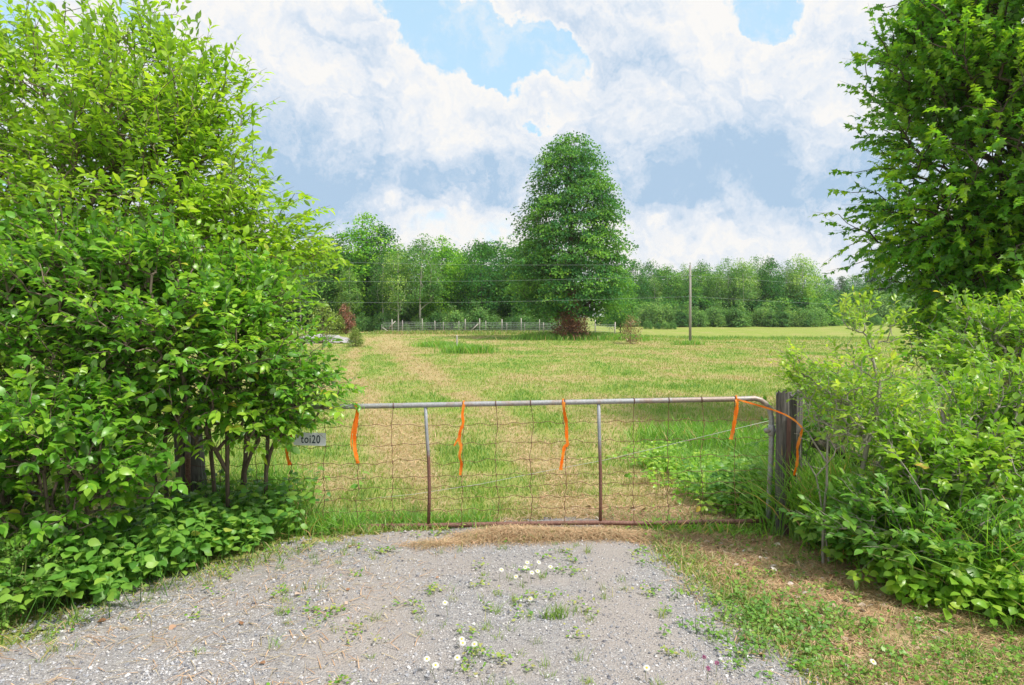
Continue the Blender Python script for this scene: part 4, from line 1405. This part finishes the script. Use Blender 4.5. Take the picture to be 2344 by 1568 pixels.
bush('leafy_shrub', 1940, 6.5, [(1900, 960, 6.5, 90, 60, .35), (1990, 940, 6.6, 80, 60, .4), (2070, 930, 6.8, 50, 40, .4), (1850, 1000, 6.4, 35, 40, .2)],
     420, .075, 'shrub', 'dense darker shrub behind the sapling beside the right post', 71, trunk_r=.008)
bush('leafy_shrub', 2200, 5.2, [(2210, 1000, 5.3, 140, 90, .5), (2110, 1060, 5.2, 80, 70, .35), (2330, 930, 5.5, 80, 80, .5), (2230, 1110, 5.1, 120, 70, .35), (2380, 1050, 5.2, 100, 150, .5)],
     1000, .078, 'pale_shrub', 'bright leafy shrub filling the right edge above the tall grass', 72, trunk_r=.01, lo=.25)
bush('leafy_shrub', 2280, 7.6, [(2290, 830, 7.6, 120, 70, .6), (2240, 850, 7.4, 50, 45, .4), (2360, 760, 7.8, 90, 90, .6), (2230, 760, 8.2, 50, 50, .5)],
     900, .085, 'pale_shrub', 'pale green shrub under the big tree at the right edge', 73, trunk_r=.012, lo=.25)
bush('leafy_shrub', 2060, 5.1, [(2060, 1180, 5.1, 90, 70, .35), (1980, 1190, 5.0, 60, 60, .25), (2160, 1230, 4.8, 90, 60, .3), (2280, 1220, 4.8, 100, 80, .35)],
     430, .080, 'vine', 'low dark green shrub among the tall grass right of the dead stems', 74, trunk_r=.006, lo=.2)
bush('leafy_shrub', 2150, 10.5, [(2190, 790, 10.5, 50, 60, .8), (2240, 740, 10.5, 80, 60, .9), (2135, 810, 10.0, 20, 24, .3)],
     520, .11, 'maple', 'mid green bush at the field edge below the big tree', 75, trunk_r=.012, L=(.2, .35))

# big maple on the right
b0 = base_at(2520, 1000, 11.2)
trunk = [b0, P(2500, 700, 11.2), P(2480, 500, 11.2), P(2450, 250, 11.2), P(2430, 0, 11.2), P(2420, -200, 11.2)]
tree_sprigs('maple_tree', b0, trunk, [
    (2330, 120, 11.0, 190, 170, 2.0), (2300, 350, 10.8, 180, 130, 1.8), (2200, 500, 10.8, 140, 60, 1.3), (2085, 468, 10.8, 72, 30, .7, 1.2), (2080, 562, 10.8, 62, 20, .5, 1.2), (2250, 690, 10.3, 85, 50, 1.0, 1.1), (2310, 780, 10.2, 100, 60, 1.0), (2270, 560, 10.6, 180, 80, 1.6),
    (2150, 190, 11.0, 80, 80, 1.1), (2120, 80, 11.2, 65, 45, .9), (2120, 290, 11.0, 55, 40, .7), (2370, -150, 11.4, 240, 200, 2.2), (2470, 300, 11.2, 240, 350, 2.4), (2340, 680, 10.4, 110, 70, 1.2), (2170, 390, 10.8, 100, 55, 1.0), (2250, -30, 11.2, 100, 80, 1.2), (2060, 325, 10.9, 28, 12, .3, 1.3), (2140, 600, 10.7, 50, 18, .4, 1.2)],
    6300, .112, 'maple', 'big dense broadleaf tree towering over the right edge', 'tree', 76, bark='bark_dark',
    L=(.30, .55), per=14, tmpl='ma', aspect=.9, trunk_r=.18, lo=.35, droop=.45, up_d=.1, r_tip=.006, tiptwig=.004, varw=.7, clus=.26, k=16, jit=.5)
b0 = base_at(2330, 1000, 12.5)
tree_sprigs('hemlock_tree', b0, [b0, P(2330, 740, 12.5), P(2325, 600, 12.5), P(2320, 480, 12.5)], [
    (2260, 660, 12.3, 130, 60, 1.2), (2230, 720, 12.2, 100, 45, 1.0), (2330, 560, 12.5, 110, 90, 1.2), (2340, 720, 12.3, 120, 80, 1.2), (2190, 620, 12.3, 50, 25, .5)],
    1500, .11, 'hemlock', 'dark shaded tree standing under and behind the big right tree', 'tree', 77, bark='bark_dark',
    L=(.3, .5), per=12, tmpl='si', aspect=1.2, trunk_r=.1, droop=.5, up_d=-.1, r_tip=.006)


# ------------------------------------------------------------------ trees built from leaf clumps (middle and far distance)
def crown_pts(rg, n, h, prof, lo=.5, z0=.1):
    """points in a crown: prof(t) radius (m) at relative height t"""
    pts = []
    zz = z0 + (1 - z0) * rg.random(n * 6)
    pr_ = np.array([prof(q_) for q_ in zz])
    acc_ = rg.random(n * 6) < (pr_ / pr_.max()) ** 1.3 + .03
    zz, pr_ = zz[acc_][:n], pr_[acc_][:n]
    a = rg.random(len(zz)) * 2 * math.pi
    r = pr_ * (lo + (1 - lo) * rg.random(len(zz)) ** .6) * (.85 + .3 * rg.random(len(zz)))
    return np.stack([r * np.cos(a), r * np.sin(a), zz * h], 1)


def clump_tree(seed, h, prof, n, per, rh, rv, leaf, lo=.5, z0=.1, trunk_r=.15, bf=.4, tmpl='si', droop=.35, wob=.05, lean=0, varw=.55, r_tip=.012, top=.9, aspect=1.3):
    rg = R(seed)
    p = crown_pts(rg, n, h, prof, lo, z0)
    # lumpy: pull towards a few limb ends
    trunk = [np.array([lean * t * t * h, .1 * math.sin(3 * t) * (h / 10), t * h * top]) for t in np.linspace(0, 1, 9)]
    p[:, 0] += lean * (p[:, 2] / h) ** 2 * h
    p0, p1, r0, r1, tp, td = grow(rg, trunk, p, bf=bf, r_tip=r_tip, rmin_trunk=trunk_r, wob=wob)
    wood = frusta(p0, p1, r0, r1, 5)
    out = tp.copy(); out[:, 2] = 0
    out = norm(out + rg.normal(0, .05, out.shape) * (1, 1, 0))
    sc__ = .7 + .6 * rg.random(len(tp))
    O, X, Z, S, v = clump_leaves(rg, tp, out, per, rh * sc__, rv * sc__, leaf, droop, varw)
    T, TF = (SI_V, SI_F) if tmpl == 'si' else (MA_V, MA_F)
    return wood, instances(T, TF, O, X, Z, S, aspect, v)


def put_tree(name, loc, wood, leaves, wm, lm, label, cat='tree', group=None):
    e = empty(name, loc, label, cat, group)
    mesh('trunk', wood[0], wood[1], M[wm], e)
    mesh('crown', leaves[0], leaves[1], M[lm], e, {'v': leaves[2]})
    return e


# the lone tree
LT = np.array([TREE_XY[0], TREE_XY[1], float(H(*TREE_XY))])
lh = P(1310, 308, 62)[2] - LT[2]


def lone_prof(t):
    ks = [(.08, .0), (.10, 2.6), (.16, 4.4), (.25, 4.9), (.38, 4.8), (.50, 4.45), (.62, 4.0), (.75, 3.3), (.86, 2.6), (.94, 1.75), (1, .5)]
    return float(np.interp(t, [a for a, _ in ks], [b for _, b in ks]))


wd_, lv_ = clump_tree(81, lh, lone_prof, 860, 74, .78, .17, .23, lo=.45, z0=.1, trunk_r=.32, bf=.55, droop=.5, varw=.72, r_tip=.012)
put_tree('broadleaf_tree', LT, wd_, lv_, 'bark_dark', 'lone', 'tall egg shaped dark green tree standing alone in the mown field')


def small_tree(name, px, Y, top, w_m, mat, label, seed, n=90, per=26, leaf=.16, prof=None, wm='bark', cat='bush', rh=.22, rv=.16, tr=.03, droop=.1, z0=.04, tmpl='si', lo=.3, base_py=None):
    b_ = base_at(px, 760, Y)
    h = P(px, top, Y)[2] - b_[2]
    pf = prof or (lambda t: w_m * math.sin(math.pi * min(1, t * .8 + .2)) ** .7)
    wd, lv = clump_tree(seed, h, pf, n, per, rh, rv, leaf, lo=lo, z0=z0, trunk_r=tr, droop=droop, r_tip=.005)
    return put_tree(name, b_, wd, lv, wm, mat, label, cat)


small_tree('dead_juniper', 1308, 59.5, 672, 1.45, 'rust_needles', 'dead rust brown juniper at the foot of the lone tree', 91, n=200, per=34, leaf=.13,
           prof=lambda t: float(np.interp(t, [0, .15, .4, .7, 1], [1.2, 1.55, 1.3, .75, .25])))
small_tree('young_cedar', 1304, 60.2, 640, .9, 'cedar', 'yellow green cedar top rising behind the dead juniper', 92, n=110, per=30, leaf=.13,
           prof=lambda t: float(np.interp(t, [0, .5, .6, .8, 1], [.2, .5, .85, .6, .2])), z0=.5)
small_tree('browning_sapling', 1444, 55, 722, .8, 'tan_needles', 'small half dead tan sapling right of the lone tree', 93, n=80, per=16, leaf=.11, prof=lambda t: .85 * math.sin(math.pi * min(1, t * .85 + .12)) ** .8, rh=.16)
small_tree('dead_conifer', 790, 74, 692, 1.0, 'rust_needles', 'dead rusty red conifer at the edge of the wood', 94, n=110, per=26, leaf=.15,
           prof=lambda t: float(np.interp(t, [0, .3, .7, 1], [.9, 1.0, .6, .1])), cat='tree')
small_tree('light_green_bush', 767, 73, 716, 1.0, 'cedar', 'small yellow green bush beside the dead rusty conifer', 95, n=90, leaf=.16)
small_tree('small_juniper', 813, 50, 750, .42, 'cedar', 'small upright green juniper beside the rock outcrop', 96, n=90, per=26, leaf=.08, rh=.11, rv=.14,
           prof=lambda t: float(np.interp(t, [0, .3, .7, 1], [.42, .5, .36, .12])))
small_tree('thin_sapling', 738, 44, 690, .9, 'cedar', 'thin light green sapling in front of the rock outcrop', 97, n=80, per=16, leaf=.13, prof=lambda t: float(np.interp(t, [0, .3, .6, 1], [.1, .5, .9, .3])), cat='sapling', z0=.2)

# woods: a few kinds, copied as individuals
KIND = {}


def kind(name, seed, h, prof, n, per, rh, rv, leaf, wm, lm, **kw):
    KIND[name] = (h, clump_tree(seed, h, prof, n, per, rh, rv, leaf, **kw), wm, lm, [None])


def pr_round(w_, lowt=.12):
    return lambda t: w_ * max(.05, math.sin(math.pi * min(1, (max(0, t - lowt) / (1 - lowt)) * .88 + .12))) ** .6


kind('maple_a', 101, 15, pr_round(4.3, .05), 190, 46, 1.05, .42, .34, 'bark_dark', 'far_dark', droop=.4, varw=.75)
kind('maple_b', 102, 15, pr_round(3.6, .05), 180, 46, .95, .38, .34, 'bark_dark', 'far_bright', droop=.4, varw=.75)
kind('birch', 103, 15, pr_round(2.8, .30), 130, 40, .72, .55, .28, 'birch_bark', 'far_birch', z0=.32, droop=.9, trunk_r=.17, lean=.03, varw=.7)
kind('poplar', 104, 15, pr_round(2.4, .2), 120, 42, .75, .60, .28, 'birch_bark', 'far_birch', z0=.2, droop=.4, trunk_r=.14, varw=.7)
kind('maple_c', 107, 15, pr_round(4.0, .15), 150, 50, 1.15, .5, .36, 'bark_dark', 'far_dark', droop=.3, varw=.75)
kind('willow_bush', 105, 5, lambda t: 2.5 * max(.1, math.cos(t * 1.35)) ** .7, 110, 42, .55, .38, .26, 'bark_grey', 'far_willow', z0=.02, trunk_r=.05, lo=.3)
kind('dark_bush', 109, 5, lambda t: 2.6 * max(.1, math.cos(t * 1.35)) ** .6, 110, 42, .55, .38, .30, 'bark_dark', 'far_dark', z0=.02, trunk_r=.05, lo=.3)
kind('pine', 106, 15, lambda t: 3.0 * (1 - t) ** .8 + .1, 200, 24, .75, .16, .42, 'bark_dark', 'pine', z0=.08, trunk_r=.18, droop=.1)
kind('spruce_bush', 108, 5, lambda t: 1.5 * (1 - t) ** .8 + .08, 110, 26, .35, .14, .24, 'bark_dark', 'far_willow', z0=.03, trunk_r=.06)
DESC = {'maple_a': ('broadleaf_tree', 'dense dark green broadleaf tree', 'tree'), 'maple_b': ('broadleaf_tree', 'bright green broadleaf tree', 'tree'),
        'birch': ('birch_tree', 'pale leaved birch with a white trunk', 'tree'), 'poplar': ('poplar_tree', 'slim grey green poplar', 'tree'),
        'maple_c': ('broadleaf_tree', 'open crowned dark broadleaf tree', 'tree'), 'willow_bush': ('willow_bush', 'rounded grey green willow bush', 'bush'),
        'dark_bush': ('undergrowth_bush', 'dark shaded bush', 'bush'),
        'pine': ('pine_tree', 'dark pointed pine', 'tree'), 'spruce_bush': ('young_conifer', 'small pointed young conifer', 'conifer')}
WOOD = []     # kind, px, Y, top py, width factor, where
rg = R(200)
for px, top, k, wf in [(690, 600, 'birch', 1.1), (735, 560, 'maple_c', 1), (775, 545, 'maple_a', .9), (838, 512, 'maple_b', 1.15), (868, 530, 'maple_c', .8), (878, 590, 'birch', .9), (800, 615, 'poplar', 1.0),
                       (912, 572, 'poplar', 1.0), (962, 556, 'birch', 1.15), (1012, 560, 'maple_b', 1.0), (1052, 590, 'maple_b', .9), (1100, 566, 'maple_c', .9), (1095, 610, 'maple_b', .95), (1135, 640, 'maple_b', .9), (1158, 572, 'maple_a', .9), (1200, 565, 'maple_c', 1.0), (1245, 590, 'maple_a', 1),
                       (1420, 640, 'maple_c', 1.0), (640, 580, 'maple_a', 1), (560, 600, 'maple_c', 1), (470, 590, 'maple_a', 1.1), (370, 600, 'maple_c', 1.1), (260, 590, 'poplar', 1), (150, 600, 'maple_c', 1.1), (30, 590, 'maple_a', 1.1), (-110, 595, 'maple_c', 1.1), (-260, 600, 'maple_b', 1.1)]:
    WOOD.append((k, px, (84.5 if k in ('birch', 'poplar') else 89) + rg.normal(0, 1.2), top, wf, 'in wood behind wire fence'))
for px in range(380, 1300, 52):
    WOOD.append((['maple_a', 'maple_c'][int(rg.random() * 2)], px + rg.normal(0, 8), 99 + rg.normal(0, 2), 585 + rg.normal(0, 10), 1.3, 'at back of wood behind wire fence'))
for px in range(850, 1290, 40):
    WOOD.append(('willow_bush', px + rg.normal(0, 8), 83.5 + rg.normal(0, .8), 716 + rg.normal(0, 8), .9, 'in undergrowth behind wire fence'))
for px in range(700, 1300, 34):
    WOOD.append(('dark_bush', px + rg.normal(0, 6), 93 + rg.normal(0, 1), 690 + rg.normal(0, 10), 1.2, 'under trees behind wire fence'))
for px in range(1430, 1880, 34):
    WOOD.append(('dark_bush', px + rg.normal(0, 6), 134 + rg.normal(0, 1), 685 + rg.normal(0, 6), 1.2, 'behind the willow thicket'))
for px, top, k, wf in [(1455, 607, 'maple_c', .7), (1490, 608, 'maple_c', .7), (1530, 618, 'maple_c', .9), (1565, 615, 'poplar', 1), (1602, 606, 'maple_a', .7), (1640, 618, 'poplar', 1), (1665, 602, 'poplar', 1.2), (1700, 605, 'birch', 1.1),
                       (1732, 598, 'poplar', 1.2), (1762, 600, 'maple_c', .7), (1800, 606, 'poplar', 1.1), (1836, 596, 'birch', 1.2), (1500, 640, 'birch', .9), (1580, 640, 'maple_a', .8), (1690, 650, 'maple_a', .9), (1770, 650, 'maple_a', .9), (1850, 655, 'maple_b', .6), (1815, 640, 'poplar', .8)]:
    WOOD.append((k, px, 138 + rg.normal(0, 3), top, wf * 1.05, 'in wood beyond the utility pole'))
for px in range(1420, 1880, 42):
    WOOD.append((['maple_a', 'maple_c'][int(rg.random() * 2)], px + rg.normal(0, 8), 150 + rg.normal(0, 2), 628 + rg.normal(0, 6), 1.5, 'at back of wood beyond the pole'))
for px in list(range(1400, 1880, 25)):
    WOOD.append(('willow_bush', px + rg.normal(0, 6), 127 + rg.normal(0, 1.2), 697 + rg.normal(0, 7) + 22 * (px < 1470), .85, 'in thicket along far field edge'))
for px, top in ((1690, 684), (1791, 697), (1560, 700), (1648, 708), (1765, 706), (1545, 715)):
    WOOD.append(('spruce_bush', px, 124.5, top, .9, 'in thicket along far field edge'))
for px, top in ((1483, 731), (1505, 737), (1524, 733), (1540, 736)):
    WOOD.append(('willow_bush', px, 112, top, .8, 'in grass before the thicket'))
for px, top, k in [(1890, 642, 'maple_c'), (1925, 634, 'pine'), (1950, 636, 'maple_c'), (1985, 622, 'pine'), (2000, 612, 'pine'), (2035, 612, 'pine'), (2012, 628, 'maple_c'), (2062, 628, 'maple_a'), (2088, 622, 'pine'), (2110, 634, 'pine'), (2140, 625, 'maple_a'), (2180, 620, 'maple_c'), (2230, 618, 'maple_a'), (1905, 650, 'poplar'), (1965, 645, 'maple_a')]:
    WOOD.append((k, px, 215 + rg.normal(0, 4), top, 1.15, 'in hill wood at far right'))
for px in range(1880, 2330, 34):
    WOOD.append((['maple_a', 'maple_c', 'willow_bush', 'birch'][int(rg.random() * 4)], px + rg.normal(0, 6), 172 + rg.normal(0, 4), 665 + rg.normal(0, 9), .95, 'on middle slope at far right'))
for px in range(1870, 2320, 30):
    WOOD.append(('willow_bush', px + rg.normal(0, 6), 140 + rg.normal(0, 2), 692 + rg.normal(0, 9), .85, 'along foot of far right wood'))
SHORT = {'dark shaded bush': 'dark shaded bush', 'dense dark green broadleaf tree': 'dense dark green tree', 'bright green broadleaf tree': 'bright green tree', 'pale leaved birch with a white trunk': 'pale birch',
         'slim grey green poplar': 'slim grey green poplar', 'open crowned dark broadleaf tree': 'open crowned green tree', 'rounded grey green willow bush': 'rounded willow bush',
         'dark pointed pine': 'dark pointed pine', 'small pointed young conifer': 'small pointed conifer'}
ORD = ['first', 'second', 'third', 'fourth', 'fifth', 'sixth', 'seventh', 'eighth', 'ninth', 'tenth', 'eleventh', 'twelfth', 'thirteenth', 'fourteenth', 'fifteenth', 'sixteenth', 'seventeenth', 'eighteenth', 'nineteenth', 'twentieth', 'twenty first', 'twenty second', 'twenty third', 'twenty fourth']
cnt = {}
for k, px, Y, top, wf, where in sorted(WOOD, key=lambda q_: q_[1]):
    h, (wood, leaves), wm, lm, proto = KIND[k]
    nm, desc, cat = DESC[k]
    b_ = base_at(px, 760, Y)
    hh = max(1.0, P(px, top, Y)[2] - b_[2])
    key = (desc, where)
    cnt[key] = cnt.get(key, 0) + 1
    lab = f"{SHORT[desc]}, {ORD[cnt[key] - 1]} from left {where}"
    if proto[0] is None:
        e = put_tree(nm, b_, wood, leaves, wm, lm, lab, cat, 'trees and bushes ' + where)
        proto[0] = e
    else:
        src = proto[0]
        e = src.copy()
        ROOT.objects.link(e)
        for ch in list(src.children):
            c_ = ch.copy()
            ROOT.objects.link(c_)
            c_.parent = e
        e['label'] = lab
        e['group'] = 'trees and bushes ' + where
    e.location = b_
    s_ = hh / h * (1.07 if cat == 'tree' else 1.0)
    sxy = s_ * wf if k not in ('willow_bush', 'spruce_bush', 'dark_bush') else s_ * wf * 1.25
    e.scale = (sxy, sxy, s_)
    e.rotation_euler = (0, 0, rg.random() * 6.28)

# ------------------------------------------------------------------ far wire fence, posts, pole, wires
fe = empty('wire_fence', base_at(1050, 760, 78), 'old wire stock fence with grey posts before the wood', 'fence')
FB = fe.location
FP = [(874, 742, .05, 0), (897.5, 731, .09, .0), (921, 733, .06, .02), (966.5, 729, .07, 0), (996.5, 734, .07, -.06), (1015, 737, .06, 0), (1050.5, 735, .06, 0), (1065, 730, .08, 0), (1098, 729, .08, 0),
      (1112, 734.5, .06, 0), (1149, 730.5, .09, 0), (1160, 739, .05, 0), (1193, 728, .08, 0), (1201, 741, .05, 0), (1235, 731, .06, 0), (1244, 738, .07, 0), (1280, 733, .07, 0), (1325, 732, .07, 0), (1362.5, 732, .10, 0), (1407, 737, .10, .06)]


def fY(px): return 78 + (px - 874) * (72 - 78) / 533.


for i, (px, top, r, ln) in enumerate(FP):
    Y = fY(px)
    b_ = base_at(px, 760, Y)
    h = P(px, top, Y)[2] - b_[2]
    pts_ = [b_ + (0, 0, -.1), b_ + (ln * .5, 0, h * .5), b_ + (ln, 0, h)]
    Acc().add(*tube(np.array(pts_), [r * .75, r * .7, r * .62], 8)).build('post', M['wood_pale'], fe, FB)
for pa, pb_ in (((905, 735), (891, 750)), ((1095, 741), (1075, 760)), ((876, 750), (893, 762))):
    a_, b_ = P(pa[0], pa[1], fY(pa[0]) - .15), P(pb_[0], pb_[1], fY(pb_[0]) - .4)
    Acc().add(*tube(np.array([a_, b_]), .055, 7)).build('brace', M['wood_pale'], fe, FB)
acc = Acc()
for k in range(6):
    line = []
    for px in np.linspace(874, 1407, 60):
        Y = fY(px)
        b_ = base_at(px, 760, Y)
        line.append(b_ + (0, -.08, .25 + k * .19 + .02 * math.sin(px * .05 + k)))
    acc.add(*tube(np.array(line), .009, 4))
for px in np.linspace(878, 1405, 150):
    b_ = base_at(px, 760, fY(px))
    acc.add(*tube(np.array([b_ + (0, -.07, .22), b_ + (0, -.07, 1.2)]), .006, 3))
acc.build('fence_wires', M['fence_wire'], fe, FB)

e = post('short_post', G(1046, 805), P(1046, 768, G(1046, 805)[1])[2] - H(*G(1046, 805)[:2]), .05, 'short grey post standing in the uncut grass patch mid field', 'wood_pale', seed=12, k=10)

# rock outcrop
rk = empty('rock_outcrop', base_at(745, 760, 56), 'low pale grey rock outcrop at the left field edge', 'rock')
rg = R(120)
th, ph = np.meshgrid(np.linspace(0, 2 * math.pi, 60, endpoint=False), np.linspace(0, math.pi / 2, 16), indexing='xy')
rx, ry, rz = 2.4, 1.9, .72
X_ = np.cos(th) * np.cos(ph); Y_ = np.sin(th) * np.cos(ph); Z_ = np.sin(ph)
nn_ = fbm(X_ * 3 + 5, Y_ * 3 + Z_ * 4, 7, 5)
led = np.floor((nn_ * 6)) / 6
RR = 1 + .35 * (led - .5) + .2 * (nn_ - .5)
V = np.stack([X_ * rx * RR, Y_ * ry * RR, Z_ * rz * RR * (1.05 - .25 * X_) - .1], -1).reshape(-1, 3)
i, j = np.meshgrid(np.arange(15), np.arange(60), indexing='ij')
q = np.stack([i * 60 + j, i * 60 + (j + 1) % 60, (i + 1) * 60 + (j + 1) % 60, (i + 1) * 60 + j], -1).reshape(-1, 4)
mesh('rock_face', V, q, bark_mat('rock', (.18, .17, .17), (.46, .45, .45), 4.0, (.6, 1, 4), .9), rk, smooth=False)

# utility pole with three lines
PB = G(1580, 788)
PY = PB[1]
pole = empty('utility_pole', PB, 'weathered grey utility pole standing in the field', 'pole')
ptop = P(1580, 607, PY)
Acc().add(*tube(np.array([PB + (0, 0, -.3), PB * .5 + ptop * .5, ptop]), [.115, .10, .085], 12)).build('shaft', M['pole_wood'], pole, pole.location)
for yy in (605, 631.5, 679):
    c = P(1580, yy, PY)
    acc = Acc()
    if yy == 605:
        acc.add(*tube(np.array([c + (0, 0, -.12), c + (0, 0, .05), c + (0, 0, .07), c + (0, 0, .16)]), [.02, .02, .06, .04], 8))
    else:
        acc.add(*tube(np.array([c + (0, -.10, 0), c + (0, -.17, 0), c + (0, -.19, 0), c + (0, -.26, 0)]), [.02, .02, .055, .05], 8))
    acc.build('insulator', M['glass_ins'], pole, pole.location)
names = ['top power line crossing behind the lone tree', 'middle power line running through the field pole', 'lowest power line running through the field pole']
for k, (yl, yp, yr, ye) in enumerate(((588, 604, 625, 643), (637.5, 631, 652, 664), (685.5, 679, 695, 703))):
    Yl = PY * .93
    a_ = P(300, yl - (3 if k else 8), Yl)
    b_ = P(1580, yp, PY) + (0, -.2 if k else 0, .0)
    c_ = P(1872, yr, PY * 1.62) if False else P(2250, ye, PY * 1.5)
    e = empty('power_line', b_, names[k], 'wire', 'power lines')
    line = []
    for t_ in np.linspace(0, 1, 30):
        line.append(a_ * (1 - t_) + b_ * t_ + (0, 0, -.40 * math.sin(math.pi * t_)))
    for t_ in np.linspace(0, 1, 24)[1:]:
        line.append(b_ * (1 - t_) + c_ * t_ + (0, 0, -.25 * math.sin(math.pi * t_)))
    Acc().add(*tube(np.array(line), .0055, 5)).build('cable', M['cable'], e, e.location)
# the poles that carry the lines on, one hidden behind the left trees and one behind the right
# ------------------------------------------------------------------ summer haze
hz_m = bpy.data.materials.new('haze_air')
hz_m.use_nodes = True
t = NT(hz_m.node_tree)
pv = t.n('ShaderNodeVolumePrincipled', {'Color': (.90, .96, 1.0), 'Density': HAZE, 'Anisotropy': .2})
t.n('ShaderNodeOutputMaterial', {1: pv.outputs[0]})
x0, x1, y0, y1, z0_, z1_ = -905, 905, -65, 2505, -1.2, 30
V = np.array([(x, y, z) for x in (x0, x1) for y in (y0, y1) for z in (z0_, z1_)])
q = np.array([(0, 1, 3, 2), (4, 6, 7, 5), (0, 4, 5, 1), (2, 3, 7, 6), (0, 2, 6, 4), (1, 5, 7, 3)])
if HAZE: tag(mesh('haze', V, q, hz_m, smooth=False), kind='stuff')
# ------------------------------------------------------------------ daisies and small things on the drive
rg = R(130)
dz = []


def daisy(px, py, h=.10):
    p = G(px, py)
    e = empty('daisy', (p[0], p[1], float(drive_z(p[0], p[1]))), 'x', 'flower', 'white daisies on the gravel drive')
    ln = rg.normal(0, .02, 2)
    top = np.array([ln[0], ln[1], h])
    Acc().add(*tube(np.array([(0, 0, -.01), top * .5 + (ln[1], 0, 0), top]), .0014, 5)).build('stem', M['stem_green'], e)
    n = 17
    a_ = np.arange(n) / n * 2 * math.pi + rg.random()
    tilt = norm(np.array([rg.normal(0, .25), -.55, 1.0]))
    u_ = norm(np.cross(tilt, [1, 0, 0])); w_ = np.cross(tilt, u_)
    out = np.cos(a_)[:, None] * u_ + np.sin(a_)[:, None] * w_
    V, Fc, vv = instances(OV_V, OV_F, top + out * .005, out, np.tile(tilt, (n, 1)), .0155, .75, rg.random(n))
    mesh('petals', V, Fc, M['petal'], e, {'v': vv})
    th_ = np.linspace(0, 2 * math.pi, 12, endpoint=False)
    V = np.concatenate([top + (np.cos(th_)[:, None] * u_ + np.sin(th_)[:, None] * w_) * .0065, top + (np.cos(th_)[:, None] * u_ + np.sin(th_)[:, None] * w_) * .004 + tilt * .004, [top + tilt * .005]])
    q = np.array([(i, (i + 1) % 12, 12 + (i + 1) % 12, 12 + i) for i in range(12)])
    tr = np.array([(12 + i, 12 + (i + 1) % 12, 24) for i in range(12)])
    mesh('flower_centre', V, [q, tr], M['yolk'], e)
    dz.append((px, e))


for px, py in ((1201, 1295), (1208, 1310), (1226, 1300), (1250, 1302), (1238, 1317), (1218, 1323), (1144, 1318), (1192, 1330), (1026, 1400), (1055, 1470), (1061, 1500), (1100, 1500), (983, 1530), (998, 1545), (1035, 1530), (1205, 1380), (1990, 1530), (1480, 1550)):
    daisy(px, py + 22, .055 + .04 * rg.random())
for i, (px, e) in enumerate(sorted(dz, key=lambda q_: q_[0])):
    e['label'] = f"small white daisy with yellow centre, {ORD[i]} from the left on the gravel"

# pink clover heads, bottom right of the gravel
for i, (px, py, lab) in enumerate(((1609, 1530, 'pink clover flower, upper of three at the gravel edge'), (1638, 1545, 'pink clover flower, right of three at the gravel edge'), (1618, 1558, 'pink clover flower, lowest of three at the gravel edge'))):
    p = G(px, py + 15)
    e = empty('clover_flower', (p[0], p[1], float(drive_z(p[0], p[1]))), lab, 'flower', 'pink clover flowers')
    Acc().add(*tube(np.array([(0, 0, -.01), (.004, 0, .03), (.006, 0, .07)]), .0013, 5)).build('stem', M['stem_green'], e)
    d_ = norm(rg.normal(0, 1, (60, 3)))
    V, Fc, vv = instances(SI_V, SI_F, np.array([.006, 0, .075]) + d_ * .003, d_ + (0, 0, .5), rg.normal(0, 1, (60, 3)), .011, .8)
    mesh('flower_head', V, Fc, M['pinkfl'], e)
# bright tuft in the gravel
p = G(1268, 1425)
e = empty('grass_tuft', p, 'bright green grass tuft alone in the middle gravel', 'grass tuft')
n = 90
x, y = p[0] + rg.normal(0, .045, n), p[1] + rg.normal(0, .02, n)
V, Fc, vv = blades(rg, x, y, drive_z(x, y), .05 + .07 * rg.random(n), .006, .25 + .25 * rg.random(n), .6, 3)
Acc().add(V, Fc, vv).build('blades', M['grass'], e, p)
# dark stick on the drive
e = empty('stick', G(1170, 1305), 'thin dark fallen stick lying on the gravel', 'stick')
sp_ = np.array([G(*q_) for q_ in ((1120, 1290), (1145, 1298), (1170, 1305), (1192, 1318))]) + (0, 0, .022)
Acc().add(*tube(sp_, [.004, .006, .006, .004], 7)).build('twig_wood', M['bark_dark'], e, e.location)
